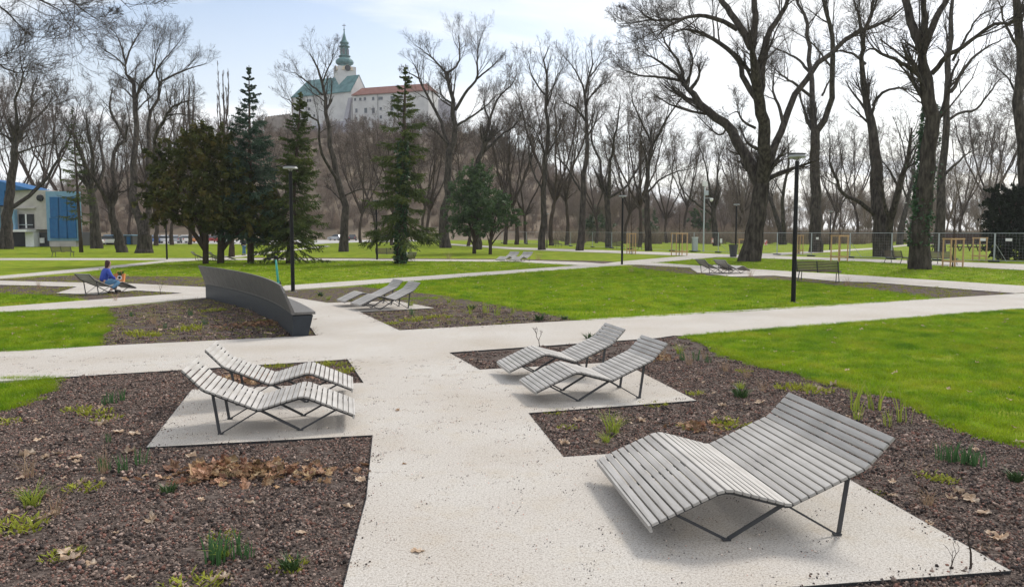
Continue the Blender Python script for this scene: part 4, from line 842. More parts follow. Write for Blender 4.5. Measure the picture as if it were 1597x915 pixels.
photo_tree('broad double trunk by the fence with a low limb reaching left', (1378, 400), [
 ([(1380, 401), (1372, 345), (1366, 255), (1360, 220), (1355, 175), (1350, 151)], 13, 5.5, .8), ([(1351, 152), (1345, 108), (1348, 50), (1358, 25), (1362, -20)], 5, 2.4, .3), ([(1346, 75), (1340, 30), (1330, -5)], 3.5, 2, .3), ([(1384, 385), (1388, 343), (1403, 285), (1416, 243), (1422, 200)], 7.5, 3, .3), ([(1366, 335), (1338, 313), (1313, 300), (1303, 275), (1295, 255), (1296, 225)], 4.2, 1.5, .2),
 ([(1361, 165), (1375, 146), (1398, 138), (1433, 142)], 3, 1.2, .2), ([(1350, 100), (1330, 85), (1305, 80), (1285, 95)], 2.6, 1, .2), ([(1400, 290), (1385, 262), (1372, 250)], 2.5, 1, .2), ([(1390, 345), (1380, 320), (1374, 280)], 4, 1.5, .3)], 104)
photo_tree('slim dark trunk right of the ivy trunk, branching high to the right', (1466, 393.5), [
 ([(1466, 394), (1468, 305), (1471, 230), (1480, 151), (1481, 100), (1484, 50), (1487, 0), (1480, -40)], 7, 3, .5),
 ([(1483, 143), (1504, 108), (1529, 80), (1574, 58)], 3.6, 1.2, .2), ([(1486, 95), (1509, 55), (1529, 25), (1569, 8)], 2.6, 1, .2), ([(1479, 188), (1499, 176), (1521, 173), (1534, 156), (1554, 131), (1575, 115)], 2.6, 1, .2), ([(1474, 272), (1499, 248), (1524, 230)], 2.8, 1, .2), ([(1482, 110), (1470, 80), (1455, 70)], 2, 1, .2)], 105)
photo_tree('dark trunk cut by the right edge of the view behind the evergreen', (1600, 405), [
 ([(1600, 406), (1596, 313), (1594, 230), (1588, 151), (1593, 88), (1589, 50), (1585, 0), (1580, -60)], 9, 6, .6), ([(1590, 120), (1612, 80), (1630, 20)], 4, 2, .2), ([(1590, 160), (1570, 120), (1545, 100)], 2, .8, .1), ([(1586, 30), (1580, 40), (1562, 36)], 2, .8, .1)], 106)
photo_tree('wide vase shaped bare tree with pale trunk on the far left lawn', (225, 394.5), [
 ([(225, 395), (226, 380), (226, 366)], 12, 11, .99),
 ([(223, 368), (214, 338), (206, 300), (208, 255), (213.7, 221), (208.7, 146), (198.6, 113), (195, 95)], 7.5, 2.8, .6), ([(196, 97), (186, 63), (173, 43)], 2, .8, .1), ([(196, 100), (201, 83), (211, 63), (224, 43)], 2, .8, .1), ([(197, 106), (181, 90), (151, 70)], 1.8, .7, .1),
 ([(212, 150), (221, 131), (239, 113), (244, 85), (251, 65)], 2.6, .8, .2), ([(228, 368), (233, 330), (232, 280), (231, 221), (236, 171), (249, 148), (251, 131), (274, 118), (289, 111), (322, 99)], 6, 1.2, .5), ([(250, 135), (244, 111), (261, 88), (284, 60)], 2, .7, .1),
 ([(232, 330), (238, 280), (241, 219), (252, 195), (261, 181), (266, 168), (299, 157)], 5, 1.4, .6), ([(262, 180), (280, 178), (300, 180)], 1.5, .6, .1), ([(200, 118), (225, 140), (236, 155)], 1.6, 1.2, .1), ([(213, 160), (195, 140), (180, 136)], 1.6, .6, .1)], 107, FULL)
photo_tree('crooked brown trunk left of the vase shaped tree', (190.5, 393.5), [
 ([(192, 394), (184, 365), (176, 343), (173, 320)], 7.5, 5, .95), ([(173, 322), (156, 293), (136, 263), (122, 235), (115, 210)], 4, 1, .2), ([(174, 322), (181, 300), (176, 268), (181, 230), (196, 219), (176, 183), (171, 156), (176, 136)], 4.5, 1.6, .3), ([(178, 300), (195, 298), (203, 290)], 2.2, 1, .3), ([(195, 219), (198, 200), (197, 190)], 2.4, 1.4, .3)], 108)
photo_tree('stout brown trunk in front of the pale blue building edge', (151, 387.5), [
 ([(152, 388), (148, 350), (146, 320), (140, 290)], 8, 6, .9), ([(141, 292), (130, 250), (118, 215), (98, 190)], 4.5, 1.2, .2), ([(142, 290), (145, 250), (137, 200), (134, 170)], 4, 1.2, .2), ([(144, 300), (160, 270), (158, 230), (150, 190)], 4, 1.2, .2), ([(136, 262), (110, 250), (92, 240)], 2, .8, .1)], 109)
photo_tree('dark tree in front of the blue and white building with a limb sweeping right', (10, 388.5), [
 ([(10, 389), (11, 343), (17, 293), (24, 230), (25, 218)], 8.5, 5, .9), ([(25, 221), (38, 199), (48, 176), (50, 143), (58, 120)], 4, 1, .2), ([(24, 222), (10, 213), (-10, 205)], 3, 1, .2), ([(20, 323), (45, 305), (75, 275), (95, 240), (110, 215), (112, 180)], 3.8, 1, .2), ([(25, 222), (28, 196), (24, 160), (35, 120), (30, 80)], 3, .9, .2), ([(40, 198), (70, 170), (90, 140)], 2, .8, .1), ([(24, 240), (60, 228), (80, 222)], 2, .8, .1)], 110, FULL)
photo_tree('crooked bare tree with a burl on its trunk, below the castle', (535.5, 392.5), [
 ([(535, 393), (538, 356), (538, 318), (528, 280), (521, 255), (518, 230), (518, 221), (511, 189), (507, 161), (501, 126), (493, 106), (483, 83)], 6.8, 1.4, .6), ([(528, 283), (500, 235), (498, 194), (490, 184), (463, 171), (450, 156), (438, 151)], 3, .9, .4), ([(503, 148), (485, 133), (463, 116), (452, 113)], 2, .7, .2), ([(511, 167), (517, 158), (518, 153)], 2.2, 1.6, .6), ([(503, 128), (511, 108), (518, 93), (520, 75)], 1.6, .6, .2), ([(537, 318), (520, 300), (505, 290)], 1.5, .7, .1), ([(538, 305), (560, 296), (585, 296)], 1.5, .6, .1)], 111)
photo_tree('tall wide crowned bare tree right of the castle', (695, 386.5), [
 ([(693, 387), (692, 343), (697, 305), (699, 268), (704, 230), (708, 215), (709, 176), (707, 161), (699, 131), (697, 113)], 8, 2.6, .8), ([(697, 115), (684, 101), (671, 88), (651, 73)], 2, .8, .1), ([(697, 113), (714, 101), (717, 75), (714, 50)], 2, .8, .1), ([(710, 172), (727, 143), (744, 123), (744, 88), (749, 58)], 3, .9, .3), ([(743, 124), (765, 106), (780, 93)], 1.8, .8, .1), ([(710, 198), (734, 183), (757, 166), (775, 148)], 2.4, .8, .2), ([(703, 240), (694, 210), (684, 181), (669, 156), (654, 121), (641, 93)], 4, 1, .4), ([(699, 225), (680, 205), (660, 196)], 2.4, .9, .2), ([(709, 165), (690, 150), (684, 130)], 2, .9, .2), ([(654, 123), (640, 115), (625, 112)], 1.4, .6, .1)], 112, FULL)
photo_tree('bare tree leaning right out of the round green bush', (745, 389), [
 ([(745, 390), (744, 330), (743, 280), (744, 252), (752, 235), (757, 221)], 5.5, 4, .95), ([(757, 222), (762, 196), (775, 156), (800, 131), (806, 110)], 2.8, .8, .3), ([(752, 238), (768, 225), (782, 210), (800, 199), (812, 180)], 3, .8, .3), ([(764, 190), (755, 165), (757, 140)], 1.6, .6, .1)], 113)
photo_tree('slim straight bare tree left of the middle, lamp against its trunk', (845, 390), [
 ([(844, 391), (848, 330), (849, 275), (853, 230), (853, 163), (850, 113), (850, 88), (857, 72)], 5.2, 1.3, .5), ([(852, 150), (845, 143), (830, 118), (823, 93)], 1.8, .7, .2), ([(853, 165), (858, 151), (868, 121), (880, 104)], 1.8, .7, .2), ([(850, 240), (835, 205), (822, 195)], 1.8, .7, .2), ([(850, 245), (866, 220), (876, 190), (882, 170)], 1.8, .7, .2), ([(848, 300), (832, 270), (825, 235), (830, 200)], 2, .8, .2)], 114)
photo_tree('tall straight bare tree at the very middle of the tree row', (903.5, 391), [
 ([(903, 392), (908, 330), (913, 280), (916, 230), (914, 151), (918, 121), (923, 95), (922, 78)], 5.4, 1.3, .5), ([(913, 155), (908, 131), (896, 108), (880, 88)], 2, .7, .2), ([(914, 192), (911, 186), (896, 168), (870, 156)], 2, .7, .2), ([(915, 165), (918, 156), (933, 136), (951, 128)], 2, .7, .2), ([(920, 120), (931, 106), (946, 80)], 1.6, .6, .1), ([(908, 300), (896, 282), (880, 255), (860, 240)], 2.2, .8, .2), ([(915, 215), (930, 190), (945, 175)], 1.8, .7, .2)], 115)
photo_tree('bare tree forking low into two stems right of the middle row', (950, 386.5), [
 ([(950, 387), (948, 330), (946, 305)], 5, 4.4, .95), ([(946, 308), (941, 293), (936, 255), (926, 230), (922, 200), (930, 160)], 3, 1, .3), ([(948, 310), (951, 293), (952, 255), (956, 230), (963, 190), (968, 150)], 3.4, 1, .3), ([(950, 308), (956, 305), (976, 293), (991, 268), (1011, 240), (1020, 215)], 2.6, .9, .3)], 116)
photo_tree('dark double stemmed tree just left of the pale tree guard by the mast', (1012, 391.5), [
 ([(1012, 392), (1009, 350), (1009, 318), (1011, 268), (1016, 230), (1014, 205)], 5, 2.6, .6), ([(1014, 222), (1001, 191), (986, 156), (990, 130)], 2, .7, .2), ([(1016, 228), (1025, 214), (1039, 186), (1059, 158), (1070, 135)], 2.4, .8, .2), ([(1010, 300), (1030, 280), (1055, 268), (1085, 262)], 2, .7, .2), ([(1008, 320), (995, 295), (985, 270)], 2, .8, .2)], 117)
photo_tree('bare tree with two dark stems behind the tall grey mast', (1118, 383.5), [
 ([(1118, 384), (1114, 350), (1112, 325)], 5, 4, .9), ([(1112, 328), (1106, 290), (1100, 255), (1090, 225)], 2.6, .8, .2), ([(1114, 328), (1119, 290), (1121, 250), (1130, 225)], 3, .8, .2), ([(1110, 335), (1090, 320), (1072, 305), (1060, 285)], 2.2, .8, .2)], 118)
photo_tree('bare tree in a V shape between the leaning trunk and the nearest lamp', (1221, 381.5), [
 ([(1224, 382), (1215, 350), (1207, 325), (1199, 305), (1192, 270)], 4.5, 1.4, .3), ([(1224, 382), (1222, 356), (1221, 305), (1226, 275), (1231, 245), (1228, 215)], 4.2, 1.3, .4)], 119)
photo_tree('leaning dark trunk behind the broad double trunk', (1403, 381.5), [
 ([(1402, 382), (1408, 345), (1416, 310), (1424, 280), (1426, 240)], 4.5, 1.4, .4), ([(1416, 312), (1405, 285), (1400, 250)], 2, .8, .2)], 120)
photo_tree('bare branches hanging into the top left corner from a tree outside the view', (-230, 440), [
 ([(-230, 441), (-215, 330), (-200, 200), (-190, 100), (-150, 20), (-90, -60)], 16, 6, .8), ([(-150, 22), (-60, -20), (20, -12), (80, 10), (120, 52)], 4, .8, .3), ([(-100, -45), (0, -40), (80, -30), (140, -8), (185, 0), (205, 16)], 4, .8, .3), ([(-190, 105), (-100, 90), (-30, 85), (10, 110), (45, 112)], 4, 1, .3), ([(-60, -20), (0, 10), (40, 50), (60, 60)], 2, .6, .1), ([(60, -33), (110, 2), (150, 30), (165, 36)], 1.6, .6, .1)], 121, FULL, .006)

# generic bare trees for the ranks behind, four meshes shared by many trees
def generic_tree(seed, h, spread, upright=.5):
    rng = np.random.default_rng(seed); limbs = []; b = np.array([0, 0, -.2]); th = h * rng.uniform(.22, .34)
    limbs.append((np.array([b, [rng.normal(0, .1), rng.normal(0, .1), th * .5], [rng.normal(0, .2), rng.normal(0, .2), th]]), np.array([.017, .012, .0105]) * h, .9)); top = limbs[0][0][-1]
    for i in range(rng.integers(4, 7)):
        a = i * 2.4 + rng.normal(0, .4); s = spread * rng.uniform(.5, 1); z = h * rng.uniform(.75, 1)
        e = np.array([math.cos(a) * s, math.sin(a) * s, z]); m = (top + e) / 2 + np.array([math.cos(a), math.sin(a), .3]) * s * .15; limbs.append((np.array([top * .95, m, e]), np.array([.0075, .005, .002]) * h, .25))
    (bv, bq), (tv, tq) = grow(limbs, rng, [(9, .55, .62, .22, 5, .13, 4), (7, .55, .65, .18, 3, .18, 3), (6, .6, .7, .1, 2, .2, 3), (3, .65, .7, .05, 2, .2, 3)], .010); return new_mesh('trunk', bv, [bq], M_barkb, smooth=True), new_mesh('crown', tv, [tq], M_twig)
GT = [generic_tree(s, h, sp) for s, h, sp in ((1, 15, 4.5), (2, 17, 4.0), (3, 13, 5.0), (4, 16, 3.2))]; GTH = (15, 17, 13, 16)
BT = {}
def back_tree(px, py, top, k, label, grp, wd=1.0):
    p = g(px, py, -.03); s = (py - top) * p.y / F / GTH[k]; t = thing('bare_tree', label, 'tree', p, R.uniform(0, 6.28), grp)
    for n_, m_ in zip(('trunk', 'crown'), GT[k]): link(n_, m_, t)
    t.scale = (s * wd, s * wd, s); BT.setdefault(grp, []).append(t)
for i, a in enumerate([(60, 377, 130, 0), (110, 380, 150, 2), (243, 383, 150, 3), (268, 382, 175, 1), (297, 381.5, 180, 0), (377, 379, 200, 2), (440, 381, 175, 1), (562, 379.5, 215, 0), (582, 378, 200, 2), (611, 382.5, 190, 1), (660, 380, 200, 3), (667, 381, 185, 0), (730, 384, 200, 2), (788, 381, 170, 3), (806, 381.5, 150, 1),
    (820, 380, 190, 2), (860, 383, 130, 0), (884, 382.5, 170, 3), (930, 379, 200, 2), (975, 380, 190, 1), (998, 385.5, 160, 0), (1040, 379, 215, 2), (1068, 376.5, 210, 3), (1150, 378, 200, 1), (1180, 376, 210, 2), (1300, 377, 215, 0), (1335, 379, 205, 3), (1420, 377, 200, 1), (1500, 377, 190, 2), (1545, 378, 160, 0), (1580, 377, 180, 1), (-40, 380, 100, 1), (1640, 383, 60, 0), (35, 379, 180, 3), (175, 380, 200, 0), (205, 380, 190, 2)]):
    px = a[0]; back_tree(*a, 'slender bare tree in the rank behind the fence on the right' if px > 800 else ('bare brown tree in the rank at the foot of the castle hill' if px > 400 else 'bare brown tree beside the car park on the left'), 'bare trees behind the fence' if px > 800 else ('bare trees below the hill' if px > 400 else 'bare trees by the car park'))
number_off(BT['bare trees behind the fence'], 'slender bare tree, %s from the left in the rank behind the fence'); number_off(BT['bare trees below the hill'], 'bare brown tree, %s from the left in the rank below the castle hill'); number_off(BT['bare trees by the car park'], 'bare brown tree, %s from the left in the rank by the car park')
M_wood_ = mat('wood_bark', ((.15, .115, .09), (.22, .175, .145)), .4, .95, spec=.05, rnd=.3)
WOOD = bpy.data.collections.new('wood_tree')
for k in range(4):
    (a, b) = GT[k]; V = []; 
    gv = np.empty(len(b.vertices) * 3, np.float32); b.vertices.foreach_get('co', gv); av = np.empty(len(a.vertices) * 3, np.float32); a.vertices.foreach_get('co', av)
    fa = np.array([p.vertices[:] for p in a.polygons]); fb = np.array([p.vertices[:] for p in b.polygons]); WOOD.objects.link(bpy.data.objects.new('wood_tree', new_mesh('wood_tree', np.concatenate([av, gv]).reshape(-1, 3), [np.concatenate([fa, fb + len(av) // 3])], M_wood_)))
def quad_tris(pts): return [(Vector(pts[0]), Vector(pts[1]), Vector(pts[2])), (Vector(pts[0]), Vector(pts[2]), Vector(pts[3]))]
scatter('distant_wood', quad_tris([(15, 150), (300, 130), (300, 330), (15, 330)]), -.03, WOOD, .0078, .55, 1.0, 61, tilt=.04)
scatter('distant_wood', quad_tris([(-320, 330), (-130, 250), (-130, 330), (-320, 430)]), -.03, WOOD, .006, .6, 1.0, 62, tilt=.04)
M_scrub = mat('winter_scrub', ((.20, .15, .115), (.30, .235, .18)), .4, .95, spec=.05, rnd=.3)
SHRUB = blade_mesh('shrub', M_scrub, 160, .8, 3.2, .05, 1.2, .7, R, seg=2); SH = src_coll('wood_shrub', [SHRUB])
scatter('distant_scrub', quad_tris([(10, 140), (300, 120), (300, 330), (10, 330)]), -.03, SH, .035, .6, 1.4, 63, tilt=.05)

# ------------------------------------------------------------------ conifers and evergreens
def leaf_quads(C, size, rng, flat=.0, aspect=.5):
    """random two-triangle leaves round points C (n,3)"""
    n = len(C); a = norm(rng.normal(size=(n, 3)) * np.array([1, 1, 1 - flat])); b = norm(np.cross(a, rng.normal(size=(n, 3)))); s = size * rng.uniform(.6, 1.3, (n, 1))
    V = np.stack([C - a * s, C + b * s * aspect, C + a * s, C - b * s * aspect], 1).reshape(-1, 3); return V, np.arange(4 * n).reshape(-1, 4)
def spruce(label, base, top, rbase_px, lo_px, seed, foliage, nb=150, ivy=False, lean=0, sparse=1.0, name='spruce_tree', trunk_px=4.5, droop=.35, tw=1.0, shape=.85):
    rng = np.random.default_rng(seed); G = g(*base, -.03); k = G.y / F; Hh = (base[1] - top[1]) * k; tx = (top[0] - base[0]) * k; Rb = rbase_px * k; zl = max(.3, (base[1] - lo_px) * k)
    t = thing(name, label, 'tree', G); ax = lambda z: np.array([tx * z / Hh, 0, z])
    GB().tube([ax(-.2) * [0, 0, 1], ax(Hh * .15), ax(Hh * .5), ax(Hh)], [trunk_px * k * 1.25, trunk_px * k, trunk_px * k * .65, .02], 9).build('trunk', M_barkb, t, smooth=True)
    u = np.sort(rng.random(nb)) ** .95; z = zl + (Hh - zl) * u * .99; r = (Rb * (1 - u) ** shape + .06) * rng.uniform(.42, 1.2, nb); az = np.arange(nb) * 2.4 + rng.normal(0, .5, nb); K = 7; s = np.linspace(0, 1, K)
    el = .32 * u - droop * (1 - u); dx_, dy_ = np.cos(az), np.sin(az); hz = r[:, None] * s[None]; vz = z[:, None] + hz * np.tan(el)[:, None] + r[:, None] * (.22 * s ** 3 - .12 * s)[None] * (1.2 - u)[:, None]
    P = np.stack([hz * dx_[:, None] + tx * z[:, None] / Hh, hz * dy_[:, None], vz], 2); V, Q = tubes(P, np.maximum(.012, (.012 * r)[:, None] * (1 - .8 * s)[None]), 4); link('branches', new_mesh('branches', V, [Q], M_barkb), t)
    # needle sprays: each a flat tapering twig hanging off a branch
    m = int(26 * sparse); tt = .14 + .86 * rng.random((nb, m)) ** .8; S = lerp_path(P, tt); T = norm(lerp_path(np.gradient(P, axis=1), tt)); side = np.sign(rng.normal(size=(nb, m, 1))); pr = norm(np.cross(T, np.array([0, 0, 1.]))) * side
    D = norm(T * .75 + pr * rng.uniform(.2, 1, (nb, m, 1)) + np.array([0, 0, -1]) * rng.uniform(-.1, 1.1, (nb, m, 1))); L = (.20 + .34 * (1 - .55 * tt)[..., None] * np.minimum(r, 3)[:, None, None]) * rng.uniform(.55, 1.1, (nb, m, 1)) * tw * np.clip(r / 1.3, .12, 1)[:, None, None]; S, D, L = S.reshape(-1, 3), D.reshape(-1, 3), L.reshape(-1, 1)
    Cs = []; As = []; Ls = []
    for q in (.12, .3, .48, .66, .84):
        Cs.append(S + D * L * q + rng.normal(0, .02, S.shape)); As.append(norm(D + rng.normal(0, .42, S.shape))); Ls.append(np.maximum(.045, L * .24) * (1.15 - .5 * q))
    C, A, Ln = np.concatenate(Cs), np.concatenate(As), np.concatenate(Ls); B = norm(np.cross(A, rng.normal(size=A.shape))); Wd = .030 + .012 * rng.random((len(C), 1))
    V = np.stack([C - A * Ln, C + B * Wd, C + A * Ln, C - B * Wd], 1).reshape(-1, 3); link('crown', new_mesh('crown', V, [np.arange(len(V)).reshape(-1, 4)], foliage), t)
    if ivy:
        n = 2600; zz = rng.random(n) ** .9 * Hh * .62; a = rng.random(n) * 6.283; rr = trunk_px * k * (1.25 - .6 * zz / Hh) + rng.exponential(.07, n); C = np.stack([rr * np.cos(a) + tx * zz / Hh, rr * np.sin(a), zz], 1); V, Q = leaf_quads(C, .10, rng, aspect=.8); link('ivy', new_mesh('ivy', V, [Q], M_ivy), t)
    return t
spruce('tallest blue green spruce with a pointed top, left of the lamp by the curved bench', (391, 410.5), (396, 108), 60, 366, 201, M_spruceb, 230, trunk_px=4.5, droop=.30, sparse=1.25)
spruce('green spruce behind the lamp by the curved bench, its skirt almost reaching the grass', (450, 411), (475, 147), 54, 388, 202, M_spruce, 240, trunk_px=4.2, droop=.55, shape=.72, sparse=1.2)
spruce('ragged spruce with a trunk wrapped in ivy, standing alone on the back lawn', (624, 411.5), (636, 106), 62, 357, 203, M_spruce, 125, ivy=True, trunk_px=6.5, droop=.5, shape=.8, sparse=1.5, tw=1.15)
spruce('dark sparse spruce before the blue building with a bare lower trunk', (127, 393.5), (122, 170), 30, 345, 204, M_spruce, 80, trunk_px=2.6, droop=.3, sparse=.9)
def ever(label, base, clumps, seed, foliage, n, size, trunk, name='evergreen_tree', squash=1.0, droop=-.25, aspect=.4):
    """clumps: (px, py, rx px, ry px) lobes of the crown in the tree's own plane, given depth by seed"""
    rng = np.random.default_rng(seed); rr = random.Random(seed); G = g(*base, -.03); Y = G.y; k = Y / F; t = thing(name, label, 'tree', G); C = []; gb = GB()
    for px, py, rx, ry in clumps:
        off = rr.uniform(-.6, .6) * rx * k; c = np.array(W(px, py, Y + off) - G); vol = (rx * ry) ; m = int(n * vol / sum(a * b for _, _, a, b in clumps))
        sub = norm(rng.normal(size=(max(12, m // 34), 3))) * rng.uniform(.35, 1.0, (max(12, m // 34), 1)); idx = rng.integers(0, len(sub), m); od = norm(sub + rng.normal(0, .45, sub.shape) + np.array([0, 0, droop])); q = sub[idx] + od[idx] * (rng.random((m, 1)) ** 1.3 * rng.uniform(.18, .55, (len(sub), 1))[idx]) + rng.normal(0, .055, (m, 3)); C.append(c + q * np.array([rx, rx * squash, ry]) * k)
        e = c; gb.tube([np.array([0, 0, max(.3, e[2] * .25)]), (e * np.array([.4, .4, .65])), e], [trunk * k * .6, trunk * k * .35, .015], 5)
    V, Q = leaf_quads(np.concatenate(C), size, rng, aspect=aspect); link('crown', new_mesh('crown', V, [Q], foliage), t)
    tp = np.array(W(base[0] + 2, min(c[1] for c in clumps) + 20, Y) - G); gb.tube([np.array([0, 0, -.2]), tp * np.array([.3, .3, .3]), tp * .75], [trunk * k * 1.2, trunk * k, .03], 8); gb.build('trunk', M_barkb, t, smooth=True); return t
ever('dark brownish yew on a straight trunk, left one of the clump behind the curved bench', (320.5, 411.5), [(300, 235, 34, 38), (262, 262, 32, 34), (285, 300, 44, 36), (250, 318, 30, 30), (232, 300, 18, 18), (320, 270, 30, 40), (300, 338, 38, 20), (268, 335, 28, 16), (320, 215, 20, 26), (245, 240, 18, 18), (330, 330, 30, 34)], 301, M_yew, 15000, .17, 4.2)
ever('dark yew on a thicker trunk, right one of the clump behind the curved bench', (344, 411), [(345, 240, 30, 40), (365, 285, 30, 40), (340, 320, 34, 34), (378, 330, 34, 34), (350, 346, 28, 16), (395, 346, 28, 20), (420, 330, 22, 30)], 302, M_yew, 12000, .17, 5.0)
ever('smaller reddish trunk tree among the yews near the standing person', (361, 401), [(365, 330, 20, 26), (372, 350, 24, 16), (352, 345, 18, 16)], 303, M_yew, 3500, .16, 4.5)
ever('rounded bright green evergreen right of the ivy covered spruce', (739.5, 395.5), [(742, 275, 24, 26), (728, 295, 26, 26), (755, 300, 26, 28), (722, 325, 30, 26), (748, 330, 30, 26), (735, 350, 30, 18), (715, 350, 20, 18), (760, 345, 18, 20), (744, 262, 12, 14)], 304, M_ever, 17000, .14, 2.6)
ever('small dark leaved evergreen with a crooked trunk beside the rounded one', (764.5, 396.5), [(770, 315, 22, 22), (790, 332, 22, 16), (805, 345, 16, 10), (775, 345, 20, 16), (755, 355, 14, 14), (785, 310, 14, 14)], 305, M_ever, 7000, .13, 2.4)
ever('dark bushy evergreen behind the fence at the right edge', (1568, 405), [(1560, 330, 26, 34), (1585, 345, 28, 40), (1548, 352, 20, 24), (1600, 320, 24, 36), (1575, 375, 34, 26), (1610, 370, 26, 34), (1545, 378, 14, 20), (1552, 305, 14, 18), (1575, 318, 20, 26), (1590, 300, 14, 16)], 306, M_darkev, 20000, .15, 5, name='evergreen_bush')
ever('dark low hedge mass in the shade behind the spruces', (425, 386), [(400, 376, 26, 8), (430, 375, 30, 9), (460, 377, 24, 8)], 307, M_yew, 3000, .2, 3, name='hedge')
for i, (px, py, rx, ry) in enumerate([(935, 350, 16, 26), (915, 355, 12, 20), (1090, 340, 16, 16), (1010, 345, 14, 20)]):
    ever('dark evergreen shrub far behind the wire fence, ' + ('second from the left', 'leftmost of four', 'rightmost of four', 'third from the left')[i], (px, 376), [(px, py, rx, ry), (px + 6, py + 10, rx, ry * .6)], 310 + i, M_ever, 2500, .3, 3, name='evergreen_shrub')['group'] = 'evergreen shrubs behind the fence'
# ivy on the tall forked trunk
def trunk_ivy():
    rng = np.random.default_rng(5); G = g(1434, 420, -.03); k = G.y / F; n = 4200; zz = (20 + 215 * rng.random(n) ** 1.1) * k; a = rng.normal(3.6, .75, n); Rr = 14 * k * (1 - .2 * zz / (230 * k)) + .03 + rng.exponential(.08, n)
    C = np.stack([Rr * np.cos(a) + zz * .045, Rr * np.sin(a), zz + .6], 1); keep = rng.random(n) < .35 + .65 * (np.sin(zz * 2.1 + a * 2) > -.3); V, Q = leaf_quads(C[keep], .085, rng, aspect=.8)
    link('ivy', new_mesh('ivy', V, [Q], M_ivy), [o for o in bpy.data.objects if o.get('label', '').startswith('tall dark trunk wrapped')][0])
trunk_ivy()
def poplar(px, base, top, wpx, label, seed):
    rng = np.random.default_rng(seed); G = g(px, base, -.03); k = G.y / F; h = (base - top) * k; w_ = wpx * k; limbs = [(np.array([[0, 0, -.2], [0, 0, h * .4], [.1, 0, h]]), np.array([.5, .3, .04]), .12)]
    for i in range(9):
        z = h * (.18 + .06 * i); a = i * 2.4; limbs.append((np.array([[0, 0, z], [math.cos(a) * w_ * .7, math.sin(a) * w_ * .7, z + h * .12], [math.cos(a) * w_, math.sin(a) * w_, min(h, z + h * .42)]]), np.array([.16, .12, .04]), .1))
    (bv, bq), (tv, tq) = grow(limbs, rng, [(9, .35, .30, .8, 4, .08, 4), (7, .5, .35, .7, 3, .1, 3), (5, .5, .4, .5, 2, .1, 3)], .022); t = thing('poplar_tree', label, 'tree', G); link('trunk', new_mesh('trunk', bv, [bq], M_barkb, smooth=True), t); link('crown', new_mesh('crown', tv, [tq], M_twig), t)
poplar(301, 377, 128, 9, 'slender bare poplar rising behind the yews, left one', 71); poplar(354, 377, 116, 9, 'slender bare poplar rising behind the yews next to the tall spruce', 72)

# ------------------------------------------------------------------ hill, castle
def hill():
    nx, ny = 70, 40; X = np.linspace(-330, 170, nx); Yy = np.linspace(170, 640, ny); gx, gy = np.meshgrid(X, Yy)
    wx = np.where(gx < -60, 95, 88); p = np.exp(-((gx + 60) / wx) ** 2); q = np.clip((gy - 190) / 120, 0, 1); q = q * q * (3 - 2 * q); q2 = np.clip((620 - gy) / 220, 0, 1)
    z = 38.5 * np.minimum(p * 1.25, 1) * q * q2 - 1.0 + np.random.default_rng(3).normal(0, .35, gx.shape) * q
    V = np.stack([gx, gy, z], 2).reshape(-1, 3); i = np.arange(nx * ny).reshape(ny, nx); Q = np.stack([i[:-1, :-1], i[:-1, 1:], i[1:, 1:], i[1:, :-1]], 2).reshape(-1, 4)
    tag(link('hill', new_mesh('hill', V, [Q], M_hill, smooth=True)), kind='structure')
    tr = []
    for a in Q:
        c = V[a].mean(0)
        if c[2] > .5 and c[1] < 345: tr.append(a)
    return V, tr
HV, HQ = hill()
def scatter_surface(name, V, Qs, coll, density, s0, s1, seed):
    o = scatter(name, quad_tris([(0, 0), (1, 0), (1, 1), (0, 1)]) if False else [(Vector((0, 0)),) * 3], 0, coll, density, s0, s1, seed, tilt=.06)
    o.data = new_mesh(name, V, [np.array(Qs)], M_twig); return o
scatter_surface('hill_wood', HV, HQ, WOOD, .024, .28, .55, 64); scatter_surface('hill_scrub', HV, HQ, SH, .05, .7, 1.5, 65)

